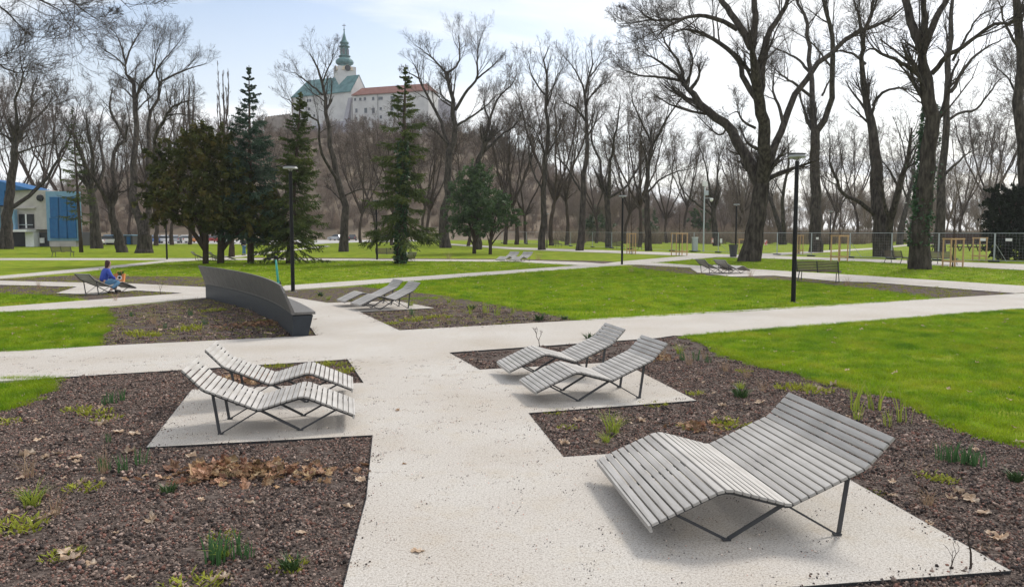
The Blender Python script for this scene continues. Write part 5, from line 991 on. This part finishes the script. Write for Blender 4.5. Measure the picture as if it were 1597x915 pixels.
def wallquad(gb, a, b, z0, z1, th, mi=0):
    """wall from a to b (xy), thickness th behind"""
    gb.bar((a[0], a[1], (z0 + z1) / 2), (b[0], b[1], (z0 + z1) / 2), th, z1 - z0, mi)
def castle():
    A, B = W(456.5, 151, 352), W(548, 141, 337); ze = (A.z + B.z) / 2; u = Vector((B.x - A.x, B.y - A.y)).normalized(); n = Vector((-u.y, u.x)); Lw = (Vector((B.x, B.y)) - Vector((A.x, A.y))).length; wd = 10.5
    t = thing('castle_church', 'white hilltop church with a green copper roof and an onion dome tower', 'church', (A.x, A.y, 40)); L2 = lambda s, d, z: (A.x * 0 + u.x * s + n.x * d, u.y * s + n.y * d, z - 40)
    zb = 40.0; zr = 67.5
    def poly(name, V, Fq, m, par=t): gb = GB(); gb.add(V, [f for f in Fq if len(f) == 4], [f for f in Fq if len(f) == 3]); return gb.build(name, m, par)
    V = [L2(s, d, z) for s in (0, Lw) for d in (0, wd) for z in (zb, ze)] + [L2(Lw, wd / 2, zr)]
    poly('wall', V, [(0, 4, 5, 1), (4, 6, 7, 5), (6, 2, 3, 7), (2, 0, 1, 3), (5, 7, 8)], M_cream)
    # chancel end, darker and polygonal
    V = [L2(0, 0, zb), L2(0, 0, ze - .3), L2(-3.2, 2.5, zb), L2(-3.2, 2.5, ze - .3), L2(-3.2, wd - 2.5, zb), L2(-3.2, wd - 2.5, ze - .3), L2(0, wd, zb), L2(0, wd, ze - .3)]
    poly('chancel_wall', V, [(2, 0, 1, 3), (4, 2, 3, 5), (6, 4, 5, 7)], M_stone)
    V = [L2(-.3, -.5, ze - .2), L2(Lw + .1, -.5, ze - .2), L2(Lw + .1, wd / 2, zr + .3), L2(4, wd / 2, zr + .3), L2(-.3, wd + .5, ze - .2), L2(Lw + .1, wd + .5, ze - .2), L2(-3.6, 2.2, ze - .3), L2(-3.6, wd - 2.2, ze - .3),
         L2(-.3, -.5, ze - .6), L2(Lw + .1, -.5, ze - .6)]
    poly('roof', V, [(0, 1, 2, 3), (5, 4, 3, 2), (0, 3, 6), (6, 3, 7), (7, 3, 4), (8, 9, 1, 0)], M_copper)
    # plinth terrace below
    poly('terrace', [L2(-6, -1.2, 30), L2(Lw - 2, -1.2, 30), L2(Lw - 2, -1.2, zb + 8.2), L2(10, -1.2, zb + 7.2), L2(-6, -1.2, zb + 6.5), L2(-6, 3, 30), L2(-6, 3, zb + 6.5), L2(10, 3, zb + 7.2), L2(Lw - 2, 3, zb + 8.2)], [(0, 1, 2, 3), (0, 3, 4), (5, 0, 4, 6), (4, 3, 7, 6), (3, 2, 8, 7)], M_plinth)
    poly('buttress', [L2(Lw - 1.4, -.4, ze - 3), L2(Lw + .2, -.4, ze - 3), L2(Lw - 4.6, -3.6, 38), L2(Lw - 1.6, -3.6, 38), L2(Lw - 1.4, .6, ze - 3), L2(Lw + .2, .6, ze - 3), L2(Lw - 4.6, .6, 38), L2(Lw - 1.6, .6, 38)], [(2, 3, 1, 0), (0, 1, 5, 4), (3, 7, 5, 1), (6, 2, 0, 4)], M_plinth)
    for s, z, w2, h2 in [(8.5, ze - 2.4, 1.0, 1.2), (9.9, ze - 2.4, 1.0, 1.2), (19, ze - 2.6, 1.2, 1.5), (18.6, ze - 5.8, 1.0, .9), (9, ze - 6, 1.2, 1.2), (12, ze - 9, .9, 1.1)]:
        gb = GB(); gb.bar(L2(s - w2 / 2, -.06, z), L2(s + w2 / 2, -.06, z), .14, h2); wf = gb.build('window', M_glass, t); gb = GB(); gb.bar(L2(s - w2 / 2 - .15, -.10, z - h2 / 2 - .12), L2(s + w2 / 2 + .15, -.10, z - h2 / 2 - .12), .25, .2); gb.build('sill', M_cream, wf)
    # tower
    C = W(537.5, 100, 348); k = 348 / F; cx, cy = C.x - A.x, C.y - A.y; zz = lambda py: W(537.5, py, 348).z - 40
    GB().box((cx, cy, (zz(106) + zz(175)) / 2), (7.6, 7.6, zz(106) - zz(175)), rz=.5).build('tower_wall', M_cream, t)
    for q in range(4):
        a = .5 + q * math.pi / 2; M = Matrix.Rotation(a, 3, 'Z'); gb = GB(); V = []
        for dxx in (0, .35):
            V += [M @ Vector((3.8 + dxx, -2.6, zz(112) - 0)), M @ Vector((3.8 + dxx, 2.6, zz(112))), M @ Vector((3.8 + dxx, 1.9, zz(107))), M @ Vector((3.8 + dxx, 0, zz(103.5))), M @ Vector((3.8 + dxx, -1.9, zz(107)))]
        V = [v + Vector((cx, cy, 0)) for v in V]; gb.add(V, [(i, (i + 1) % 5, 5 + (i + 1) % 5, 5 + i) for i in range(5)] + [(5, 6, 7, 9)], [(7, 8, 9)]); gb.build('clock_gable', M_clock, t)
        cf = GB(); cc = M @ Vector((4.2, 0, zz(109))) + Vector((cx, cy, 0)); xs = [M @ Vector((0, math.cos(b) * 1.3, math.sin(b) * 1.3)) + cc for b in np.linspace(0, 6.283, 13)[:-1]]; xs2 = [x + M @ Vector((.12, 0, 0)) for x in xs]; cf.add(xs + xs2, [(i, (i + 1) % 12, 12 + (i + 1) % 12, 12 + i) for i in range(12)] + [(12, 12 + i, 13 + i, 14 + i) for i in (1, 3, 5, 7, 9)]); cf.build('clock_face', M_dark, t)
    def lat(name, prof, m): return GB().lathe([(r * k, zz(y)) for r, y in prof], 12, c=(cx, cy, 0), ph=.26).build(name, m, t, smooth=False)
    lat('tower_roof', [(12.5, 108.5), (10.5, 106.5), (9.6, 103.5), (9.4, 102), (12.6, 100.5), (13.8, 98), (13.2, 95), (10.6, 92.5), (8.4, 91), (7.4, 89.5)], M_copper)
    lat('lower_cornice', [(7.2, 89.6), (9.2, 88.8), (9.2, 87.6), (6.6, 86.8)], M_copper); lat('lantern', [(6.3, 87), (6.0, 74.8), (0, 74.8)], M_copper)
    lat('upper_cornice', [(6.2, 75.0), (8.2, 73.8), (8.2, 72.6), (5.4, 71), (5.1, 69.5)], M_copper); lat('spire', [(5.2, 69.6), (6.9, 68), (6.6, 66.3), (4.6, 64.5), (3.2, 61), (1.9, 56), (1.0, 52), (.7, 48)], M_copper); lat('ball', [(0, 48.2), (1.0, 47.6), (1.3, 46.6), (1.0, 45.6), (0, 45)], M_copper)
    gb = GB(); gb.bar((cx, cy, zz(45)), (cx, cy, zz(37.5)), .2, .2); gb.bar((cx - .8, cy, zz(40)), (cx + .8, cy, zz(40)), .2, .2); gb.build('cross', M_frame, t)
    for q in range(6):
        a = .26 + q * math.pi / 3 + .26; gb = GB(); r_ = 6.05 * k; c = Vector((cx + math.cos(a) * r_, cy + math.sin(a) * r_, (zz(86) + zz(77)) / 2)); gb.box(c, (.25, 1.0, zz(77) - zz(86)), rz=a); gb.build('lantern_window', M_glass, t)
    # palace wing
    A2, B2 = W(550, 148, 334), W(668, 140.5, 322); u2 = Vector((B2.x - A2.x, B2.y - A2.y)).normalized(); n2 = Vector((-u2.y, u2.x)); Lp = (Vector((B2.x, B2.y)) - Vector((A2.x, A2.y))).length; ze2 = (A2.z + B2.z) / 2; wd2 = 9
    t2 = thing('castle_palace', 'long white castle wing with a red tiled roof and small dark windows', 'palace', (A2.x, A2.y, 38)); P2 = lambda s, d, z: (u2.x * s + n2.x * d, u2.y * s + n2.y * d, z - 38)
    V = [P2(s, d, z) for s in (0, Lp) for d in (0, wd2) for z in (36, ze2)]; poly('wall', V, [(0, 4, 5, 1), (4, 6, 7, 5), (6, 2, 3, 7), (2, 0, 1, 3)], M_cream, t2)
    V = [P2(-.3, -.6, ze2 - .1), P2(Lp + .3, -.6, ze2 - .1), P2(Lp - 2.5, wd2 / 2, ze2 + 3.4), P2(1.8, wd2 / 2, ze2 + 3.4), P2(-.3, wd2 + .6, ze2 - .1), P2(Lp + .3, wd2 + .6, ze2 - .1), P2(-.3, -.6, ze2 - .45), P2(Lp + .3, -.6, ze2 - .45)]
    poly('roof', V, [(0, 1, 2, 3), (5, 4, 3, 2), (0, 3, 4), (5, 2, 1), (6, 7, 1, 0)], M_tile, t2)
    for fr, z, w2, h2 in [(.005, -1.9, .9, 1.0), (.08, -1.9, 1, 1.1), (.145, -1.9, 1, 1.1), (.265, -2.0, 1, 1.2), (.37, -2.1, 1.9, 1.1), (.54, -2.1, 1.9, 1.1), (.66, -2, 1, 1.2), (.78, -2, 1, 1.2), (.02, -6.4, 1, 1.5), (.155, -6.6, 1.2, 2.0), (.265, -6.8, 1.2, 2.0), (.37, -6.2, 1, 1), (.53, -6.4, 1.2, 1.8), (.68, -6.4, 1.2, 1.8), (.015, -9.6, 1, 1.2), (.145, -9.8, 1.2, 1.4), (.37, -9.6, 1, 1.2)]:
        s = 1 + fr * (Lp - 2); gb = GB(); gb.bar(P2(s - w2 / 2, -.06, ze2 + z), P2(s + w2 / 2, -.06, ze2 + z), .14, h2); wf = gb.build('window', M_glass, t2); gb = GB(); gb.bar(P2(s - w2 / 2 - .15, -.10, ze2 + z - h2 / 2 - .1), P2(s + w2 / 2 + .15, -.10, ze2 + z - h2 / 2 - .1), .25, .2); gb.build('sill', M_plinth, wf)
    gb = GB(); gb.bar(P2(Lp * .34, -.08, 37), P2(Lp * .34, -.08, ze2), .16, .16); gb.build('drainpipe', M_frame, t2)
    # fortifications
    def fort(label, a, b, pyt, Y0, Y1, zb_, m, cren=False):
        p, q = W(a, pyt[0], Y0), W(b, pyt[1], Y1); f = thing('fort_wall', label, 'castle wall', (p.x, p.y, zb_)); gb = GB(); d = Vector((q.x - p.x, q.y - p.y)); nn_ = Vector((-d.y, d.x)).normalized() * 2.5
        V = [(0, 0, 0), (d.x, d.y, 0), (d.x, d.y, q.z - zb_), (0, 0, p.z - zb_), (nn_.x, nn_.y, 0), (d.x + nn_.x, d.y + nn_.y, 0), (d.x + nn_.x, d.y + nn_.y, q.z - zb_), (nn_.x, nn_.y, p.z - zb_)]; gb.add(V, [(0, 1, 2, 3), (5, 4, 7, 6), (3, 2, 6, 7), (4, 0, 3, 7), (1, 5, 6, 2)]); gb.build('wall', m, f)
        if cren:
            for i in range(9):
                s = (i + .5) / 9; gb = GB(); gb.box((d.x * s + nn_.x * .3, d.y * s + nn_.y * .3, (p.z + (q.z - p.z) * s) - zb_ + .55), (d.length / 18, 1.2, 1.1), rz=math.atan2(d.y, d.x)); gb.build('merlon', m, f)
    fort('brown crenellated castle wall left of the church', 412, 452, (186, 181), 352, 348, 30, M_stone, True); fort('tall pale grey bastion right of the red roofed wing', 664, 712, (150, 160), 330, 338, 28, M_plinth); fort('low brown ruined wall on the right slope of the castle hill', 716, 752, (206, 214), 335, 345, 22, M_stone)
M_clock = mat('ochre_clock_gable', ((.52, .42, .30), (.62, .54, .44)), 1, .8)
castle()

# ------------------------------------------------------------------ blue and white hall, kiosk, cars
def hall():
    Y = g(60, 384.3).y; Pt = lambda px, py, y=0: W(px, py, Y + y)
    O = Pt(60, 384.3); t = thing('exhibition_hall', 'white concrete hall with bright blue cladding on the far left', 'building', (O.x, O.y, 0)); zof = lambda py: Pt(60, py).z
    def slab(name, x0, x1, y0, y1, dep, m, fw=0, par=None):
        a, b = Pt(x0, y1), Pt(x1, y0); d = Vector((O.x, O.y, 0)); gb = GB(); gb.box(((a.x + b.x) / 2 - O.x, dep / 2 - fw, (a.z + b.z) / 2), (b.x - a.x, dep, b.z - a.z)); return gb.build(name, m, par or t)
    slab('rear_wall', 74, 116, 301, 384.3, .6, M_beige, -.9)
    slab('upper_wall', 11.8, 74, 296.5, 357.5, 6, M_beige); slab('side_wing', -170, 15, 322, 357.5, 14.3, M_beige); slab('balcony_slab', 2, 56, 358, 361.5, 8, M_white, 2.2); slab('lower_wall', -170, 46, 362, 385, 11, M_dark, -2.5); slab('pier', 44, 56, 361.8, 384.6, 4, M_white, .6); slab('entrance_wall', 57, 80, 361.8, 384.6, 10, M_frame, -.8)
    slab('door_poster', 59, 66, 371, 379, .1, M_white, .95 - 1.6 + .2); slab('column', 25, 30, 327, 358.2, .7, M_lblue, 1.2); slab('left_column', -3, 3.5, 322, 358.2, .7, M_lblue, 1.2)
    for a, b in ((31, 53), (16.5, 24.5)):
        f = slab('window', a, b, 334, 356, .4, M_dark, .15); slab('mullion', (a + b) / 2 - .5, (a + b) / 2 + .5, 334, 356, .1, M_white, .26, f); slab('railing', a, b, 350, 351, .1, M_galv, .30, f)
    slab('parapet', 25, 56, 323.5, 325.5, .5, M_beige, .42)
    gb = GB(); c = Pt(63, 309); gb.lathe([(0, 0), (.5, 0), (.45, .25), (0, .3)], 14); o = gb.build('wall_spotlight', M_dark, t); o.location = (c.x - O.x, -.02, c.z); o.rotation_euler.x = math.pi / 2
    # blue roof band rising to the left
    p = [Pt(-170, 258), Pt(0, 282), Pt(53, 295.6), Pt(30, 297), Pt(11.5, 298), Pt(11.5, 320.5), Pt(-170, 320.5)]; gb = GB(); V = [(q.x - O.x, -.7, q.z) for q in p] + [(q.x - O.x, 5.5, q.z) for q in p]; n = 7; gb.add(V, [(i, (i + 1) % n, n + (i + 1) % n, n + i) for i in range(n)] + [(0, 6, 5, 4), (0, 4, 3, 1)], [(1, 3, 2)]); gb.build('roof_fascia', M_blue, t)
    # the big blue panel in its pale frame
    slab('panel_wall', 75.5, 121.5, 298.5, 375.4, .9, M_lblue, .2); slab('plinth', 78, 119, 375.5, 385, 1, M_beige, .1)
    for i in range(3):
        for j in range(2): slab('cladding_panel', 81 + i * 13.1, 93.8 + i * 13.1, 307.5 + j * 32.2, 339.2 + j * 32.2, .5, M_blue, .42)
hall()
def kiosk():
    O = g(186, 381.5); t = thing('kiosk', 'dark kiosk with a blue door behind the bare trunks', 'kiosk', O); k = O.y / F
    GB().box((0, 1.5, 14 * k / 2), (42 * k, 3, 14 * k)).build('wall', M_frame, t); GB().box((0, 1.4, 14.6 * k), (45 * k, 3.6, 1.2 * k)).build('roof', M_lblue, t); GB().box((15 * k, -.03, 6.5 * k), (6 * k, .1, 12 * k)).build('door', M_blue, t)
kiosk()
CARC = {}
def car(px, py, rz, label, colour, size=1.0):
    p = g(px, py + (1.3 if px > 200 else 0)); t = thing('parked_car', label, 'car', (p.x, p.y, 0), rz, 'cars parked by the park'); m = CARC.setdefault(colour, mat('car_paint_%d' % len(CARC), (colour,), rough=.25, spec=.6, coat=.6))
    if 'body' not in CARC:
        prof = [(-2.1, .30), (-2.15, .62), (-2.05, .86), (-1.55, .92), (1.05, .92), (1.75, .80), (2.12, .66), (2.15, .32)]
        def extr(pts, w0, w1, zs):
            V = [(x, -w0 / 2 - (w1 - w0) / 2 * 0, z) for x, z in pts] + [(x, w0 / 2, z) for x, z in pts]; return V
        gb = GB(); n = len(prof); V = [(x, -.86 + (.05 if z > .8 else 0), z) for x, z in prof] + [(x, .86 - (.05 if z > .8 else 0), z) for x, z in prof]
        gb.add(V, [(i + 1, i, n + i, n + i + 1) for i in range(n - 1)] + [(0, n - 1, 2 * n - 1, n)], [(0, i, i + 1) for i in range(1, n - 1)] + [(n, n + i + 1, n + i) for i in range(1, n - 1)])
        CARC['body'] = gb
        rf = [(-1.62, .91), (-1.25, 1.34), (-.5, 1.43), (.25, 1.38), (1.02, .91)]; n = 5; gb = GB(); V = [(x, -.78 + (z - .91) * .30, z) for x, z in rf] + [(x, .78 - (z - .91) * .30, z) for x, z in rf]; gb.add(V, [(i + 1, i, n + i, n + i + 1) for i in range(n - 1)], [(0, i, i + 1) for i in range(1, n - 1)] + [(n, n + i + 1, n + i) for i in range(1, n - 1)]); CARC['glass'] = gb.mesh('windows', M_glass)
        rf2 = [(-1.2, 1.36), (-.5, 1.46), (.22, 1.41)]; n = 3; gb = GB(); V = [(x, -.66, z) for x, z in rf2] + [(x, .66, z) for x, z in rf2]; gb.add(V, [(i + 1, i, n + i, n + i + 1) for i in range(n - 1)]); CARC['roof'] = gb
        wh = GB().lathe([(0, -.1), (.31, -.1), (.32, 0), (.31, .1), (0, .1)], 14); CARC['wheel'] = wh.mesh('tyre', M_rub); CARC['rim'] = GB().lathe([(0, .102), (.19, .102), (.20, .115), (0, .125)], 10).mesh('rim', M_galv)
        CARC['head'] = GB().box((0, 0, 0), (.08, .34, .16), bev=.02).mesh('headlight', M_white); CARC['tail'] = GB().box((0, 0, 0), (.08, .22, .2), bev=.02).mesh('tail_light', mat('red_lamp', ((.4, .02, .02),), rough=.3))
    CARC['body'].build('body', m, t); link('windows', CARC['glass'], t); CARC['roof'].build('roof', m, t)
    for x in (-1.32, 1.32):
        for y in (-.80, .80):
            wl = link('wheel', CARC['wheel'], t, (x, y, .32), (math.pi / 2 if y < 0 else -math.pi / 2, 0, 0)); link('rim', CARC['rim'], wl)
    for y in (-.6, .6): link('headlight', CARC['head'], t, (2.11, y, .66)); link('tail_light', CARC['tail'], t, (-2.10, y, .74))
W_, SI, BL, RD, BK = (.75, .75, .75), (.45, .47, .5), (.05, .12, .35), (.4, .03, .03), (.03, .03, .035)
for a in [(139, 382.0, 3.2, 'white car by the blue building, left of the stout brown trunk', W_), (172, 381.6, .1, 'white car between the stout brown trunk and the kiosk', W_), (212, 377.6, .3, 'blue grey car left of the vase shaped tree', SI), (243, 378, 1.9, 'dark blue car just right of the vase shaped tree', BL), (258, 377.8, 1.8, 'white car seen nose on beside the far left lamp', W_), (272, 377.6, 2.0, 'silver car between the far left lamp and the yews', SI),
    (287, 377.5, 2.2, 'white car with an orange neighbour under the yew branches', (.78, .76, .72)), (299, 377.2, 2.2, 'orange car under the yew branches', (.6, .22, .05)), (316, 377, 1.9, 'silver car glimpsed between the yew trunks', (.5, .52, .55)), (330, 376.8, 2.1, 'red car glimpsed between the yew trunks', RD), (355, 376.8, 1.9, 'white car behind the right yew trunk', (.72, .72, .74)),
    (525, 373.6, 2.6, 'pale silver car on the car park left of the burl tree', SI), (550, 374, 1.7, 'black car on the car park right of the burl tree', BK), (600, 373.8, 1.8, 'white car seen beneath the ivy spruce branches', (.77, .77, .76)), (655, 373.5, 2.0, 'dark red car seen beneath the ivy spruce branches', (.2, .03, .03))]: car(*a)

# ------------------------------------------------------------------ brown board wall and picnic tables behind the fence on the right
def board_wall():
    a, b = g(1425, 379.5), g(1580, 381.5); d = b - a; t = thing('board_fence', 'long dark brown board wall behind the wire fence on the right', 'fence', a, math.atan2(d.y, d.x)); n = 26; h = 17 * a.y / F; bm_ = GB().box((0, 0, h / 2), (d.length / n - .03, .04, h)).mesh('board', M_brown)
    for i in range(n): link('board', bm_, t, ((i + .5) * d.length / n, R.uniform(-.01, .01), 0))
    GB().bar((0, .06, .4), (d.length, .06, .4), .06, .1).build('rail', M_brown, t); GB().bar((0, .06, h - .3), (d.length, .06, h - .3), .06, .1).build('rail', M_brown, t)
M_brown = mat('dark_brown_stain', ((.045, .022, .018), (.075, .04, .032)), 3, .7, rnd=.15)
board_wall()
def picnic(px, py, label):
    p = g(px, py); t = thing('picnic_table', label, 'table', p, R.uniform(-.2, .2), 'brown picnic tables'); GB().box((0, 0, .76), (1.9, .8, .05), bev=.01).build('table_top', M_brown, t)
    for y in (-.72, .72): GB().box((0, y, .45), (1.9, .28, .05), bev=.01).build('seat', M_brown, t)
    for x in (-.65, .65): f = GB(); f.bar((x, -.3, .74), (x, -.75, 0), .06, .1); f.bar((x, .3, .74), (x, .75, 0), .06, .1); f.bar((x, -.8, .41), (x, .8, .41), .05, .08); f.build('frame', M_brown, t)
for px, lb in ((1450, 'brown picnic table just right of the ivy covered trunk, behind the fence'), (1497, 'brown picnic table behind the wooden tree guard, second from the ivy trunk'), (1527, 'brown picnic table nearest the dark evergreen bush, behind the fence')): picnic(px, 391, lb)
# ------------------------------------------------------------------ e-scooter
def scooter():
    p = g(434, 447.5); t = thing('electric_scooter', 'turquoise electric scooter parked behind the curved bench', 'scooter', (p.x, p.y, 0), 1.3)
    GB().tube([(0, 0, .18), (-.06, 0, .6), (-.13, 0, 1.08)], [.045, .045, .035], 10).build('steering_column', M_teal, t, smooth=True); GB().tube([(-.13, -.27, 1.12), (-.14, -.1, 1.15), (-.14, .1, 1.15), (-.13, .27, 1.12)], .024, 8).build('handlebar', M_black, t)
    for y in (-.3, .3): GB().tube([(-.13, y - .06, 1.12), (-.13, y + .06, 1.12)], .030, 8).build('grip', M_rub, t)
    GB().box((-.13, 0, 1.18), (.11, .14, .13), bev=.02).build('display', M_black, t); GB().box((-.55, 0, .14), (.85, .17, .06), bev=.015).build('deck', M_teal, t); GB().bar((.02, 0, .2), (-.15, 0, .14), .1, .05).build('neck', M_teal, t)
    for x in (.06, -1.05):
        wl = GB().lathe([(0, -.03), (.07, -.03), (.115, -.025), (.125, 0), (.115, .025), (.07, .03), (0, .03)], 18).build('wheel', M_rub, t); wl.location = (x, 0, .125); wl.rotation_euler.x = math.pi / 2
    GB().tube([(-.85, 0, .2), (-1.05, 0, .27), (-1.2, 0, .2)], .03, 6).build('mudguard', M_teal, t)
scooter()

# ------------------------------------------------------------------ people
M_skin = mat('skin', ((.42, .26, .19),), rough=.6); M_jkt = mat('blue_jacket', ((.028, .055, .30), (.045, .08, .38)), 9, .75, .3, 20); M_jean = mat('blue_jeans', ((.06, .15, .26), (.10, .21, .33)), 12, .85, .3, 40); M_hair = mat('dark_red_hair', ((.035, .012, .014), (.06, .022, .02)), 30, .6); M_navy = mat('dark_coat', ((.015, .018, .028),), rough=.8); M_shoe = mat('black_shoe', ((.012, .012, .013),), rough=.5)
M_bag = mat('orange_bag', ((.62, .22, .07), (.72, .30, .12)), 8, .6)
def skin(name, pts, edges, m, parent, sub=2):
    bm = bmesh.new(); ly = bm.verts.layers.skin.verify()
    for i, p in enumerate(pts):
        v = bm.verts.new(p[:3]); v[ly].radius = (p[3], p[4] if len(p) > 4 else p[3]); v[ly].use_root = i == 0
    bm.verts.ensure_lookup_table()
    for a, b in edges: bm.edges.new((bm.verts[a], bm.verts[b]))
    me = bpy.data.meshes.new(name); bm.to_mesh(me); bm.free(); me.materials.append(m); o = link(name, me, parent)
    s = o.modifiers.new('skin', 'SKIN'); s.use_smooth_shade = True
    b = o.modifiers.new('sub', 'SUBSURF'); b.levels = sub; b.render_levels = sub; return o
def chain(n, s=0): return [(i + s, i + s + 1) for i in range(n - 1)]
def seated():
    """sits on the lounger's dip facing away to the right; local +x is the facing direction"""
    t = thing('person', 'person in a blue jacket and jeans sitting sideways on the left lounger', 'person', (-14.55, 28.32, .0), .75); zs = .37
    # body: pelvis, spine, neck, head plus both arms and legs as one continuous skin
    body = [(0, 0, zs, .13, .11), (.03, 0, zs + .18, .12, .10), (.09, 0, zs + .36, .12, .15), (.15, 0, zs + .50, .07, .07), (.19, 0, zs + .60, .075, .07), (.21, 0, zs + .70, .095, .08), (.21, 0, zs + .78, .07, .06),
            (.12, .18, zs + .44, .055), (.17, .24, zs + .24, .045), (.36, .16, zs + .14, .038), (.45, .12, zs + .12, .025), (.12, -.18, zs + .44, .055), (.18, -.25, zs + .24, .045), (.37, -.15, zs + .13, .038), (.46, -.10, zs + .11, .025),
            (.06, .11, zs - .02, .085), (.46, .16, zs + .08, .065), (.44, .14, .10, .045), (.06, -.11, zs - .02, .085), (.44, -.30, zs + .02, .065), (.10, -.42, .12, .045)]
    skin('body', body, chain(7) + [(2, 7), (7, 8), (8, 9), (9, 10), (2, 11), (11, 12), (12, 13), (13, 14), (0, 15), (15, 16), (16, 17), (0, 18), (18, 19), (19, 20)], M_skin, t)
    jk = [(-.01, 0, zs + .02, .175, .155), (.03, 0, zs + .18, .155, .145), (.09, 0, zs + .36, .155, .19), (.14, 0, zs + .49, .10, .11), (.12, .20, zs + .43, .085), (.17, .27, zs + .24, .07), (.34, .18, zs + .145, .055), (.12, -.20, zs + .43, .085), (.18, -.28, zs + .24, .07), (.35, -.17, zs + .135, .055)]
    skin('jacket', jk, chain(4) + [(2, 4), (4, 5), (5, 6), (2, 7), (7, 8), (8, 9)], M_jkt, t)
    je = [(0, 0, zs - .03, .15, .13), (.10, .12, zs - .01, .115), (.47, .16, zs + .08, .09), (.45, .15, .16, .065), (.10, -.12, zs - .01, .115), (.45, -.30, zs + .02, .09), (.14, -.41, .17, .065)]
    skin('jeans', je, [(0, 1), (1, 2), (2, 3), (0, 4), (4, 5), (5, 6)], M_jean, t)
    skin('hair', [(.20, 0, zs + .80, .10, .095), (.16, 0, zs + .71, .115, .10), (.13, 0, zs + .58, .10, .06), (.10, .01, zs + .46, .07, .035)], chain(4), M_hair, t)
    for y, x in ((.14, .46), (-.42, .06)): skin('shoe', [(x - .06, y, .055, .05), (x + .06, y, .05, .05), (x + .17, y, .04, .035)], chain(3), M_shoe, t)
    return t
seated()
def bag():
    t = thing('shopping_bag', 'orange shopping bag with a dark ring mark beside the seated person', 'bag', (-14.27, 28.95, .36), .15); gb = GB(); V = [(-.15, -.08, 0), (.15, -.08, 0), (.15, .08, 0), (-.15, .08, 0), (-.19, -.06, .30), (.19, -.06, .30), (.19, .06, .30), (-.19, .06, .30)]; gb.add(V, [(3, 2, 1, 0), (0, 1, 5, 4), (1, 2, 6, 5), (2, 3, 7, 6), (3, 0, 4, 7)]); gb.build('body', M_bag, t)
    rg = GB(); a = np.linspace(0, 6.283, 19)[:-1]
    def ring(r0, r1, m, nm):
        q = GB(); V = [(.02 + r * math.cos(x), -.078 - .02 * (-.15 - r * math.sin(x) * -1 + .15) * 0 - (.004 if r0 else .008), .16 + r * math.sin(x)) for r in (r0, r1) for x in a]; q.add(V, [(i, (i + 1) % 18, 18 + (i + 1) % 18, 18 + i) for i in range(18)]); q.build(nm, m, t)
    ring(.045, .085, M_white, 'pale_ring'); ring(.0, .045, M_dark, 'dark_dot')
    for y in (-.06, .06): GB().tube([(-.09, y, .29), (-.07, y, .40), (.07, y, .40), (.09, y, .29)], .008, 6).build('handle', M_bag, t)
    pl = thing('potted_greens', 'bunch of green leaves sticking out of the orange bag', 'greens', (-14.24, 28.95, .60), 0); link('leaves', blade_mesh('leaves', M_ever, 60, .08, .20, .03, .09, .6, R, seg=3), pl)
bag()
def walker():
    p = g(381, 398.5, -.03); t = thing('person', 'standing person in a dark coat and blue trousers by the tall spruce', 'person', p, 1.2)
    body = [(0, 0, .95, .13, .11), (0, 0, 1.15, .12, .11), (0, 0, 1.38, .15, .12), (0, 0, 1.52, .06), (0, .02, 1.60, .08), (0, .03, 1.70, .085), (.20, 0, 1.40, .055), (.25, .02, 1.12, .045), (.24, .10, .88, .035), (-.20, 0, 1.40, .055), (-.25, .02, 1.12, .045), (-.24, .10, .88, .035), (.09, 0, .86, .09), (.10, .04, .48, .065), (.10, -.02, .08, .05), (-.09, 0, .86, .09), (-.10, 0, .48, .065), (-.10, .06, .08, .05)]
    E_ = chain(6) + [(2, 6), (6, 7), (7, 8), (2, 9), (9, 10), (10, 11), (0, 12), (12, 13), (13, 14), (0, 15), (15, 16), (16, 17)]; skin('body', body, E_, M_skin, t)
    skin('coat', [(0, 0, .88, .18, .14), (0, 0, 1.15, .16, .14), (0, 0, 1.38, .18, .15), (0, 0, 1.49, .10), (.20, 0, 1.40, .085), (.26, .02, 1.12, .07), (.245, .09, .92, .055), (-.20, 0, 1.40, .085), (-.26, .02, 1.12, .07), (-.245, .09, .92, .055)], chain(4) + [(2, 4), (4, 5), (5, 6), (2, 7), (7, 8), (8, 9)], M_navy, t)
    skin('trousers', [(0, 0, .92, .15, .12), (.09, 0, .85, .11), (.10, .04, .48, .09), (.10, -.02, .12, .075), (-.09, 0, .85, .11), (-.10, 0, .48, .09), (-.10, .06, .12, .075)], [(0, 1), (1, 2), (2, 3), (0, 4), (4, 5), (5, 6)], M_jean, t); skin('hair', [(0, 0, 1.74, .10), (0, -.03, 1.66, .09)], [(0, 1)], M_hair, t)
    for x, y in ((.10, 0), (-.10, .08)): skin('shoe', [(x, y - .08, .05, .045), (x, y + .05, .05, .045), (x, y + .15, .04, .035)], chain(3), M_shoe, t)
walker()

# ------------------------------------------------------------------ air
def haze(density):
    m = bpy.data.materials.new('haze'); m.use_nodes = True; t = m.node_tree; t.nodes.remove(t.nodes['Principled BSDF']); v = t.nodes.new('ShaderNodeVolumePrincipled'); v.inputs['Color'].default_value = (.93, .95, 1, 1); v.inputs['Density'].default_value = density; v.inputs['Anisotropy'].default_value = .3
    t.links.new(v.outputs[0], t.nodes['Material Output'].inputs['Volume']); o = GB().box((0, 335, 57), (1240, 760, 118)).build('haze', m); tag(o, None, None, None, 'stuff')
haze(.00022)
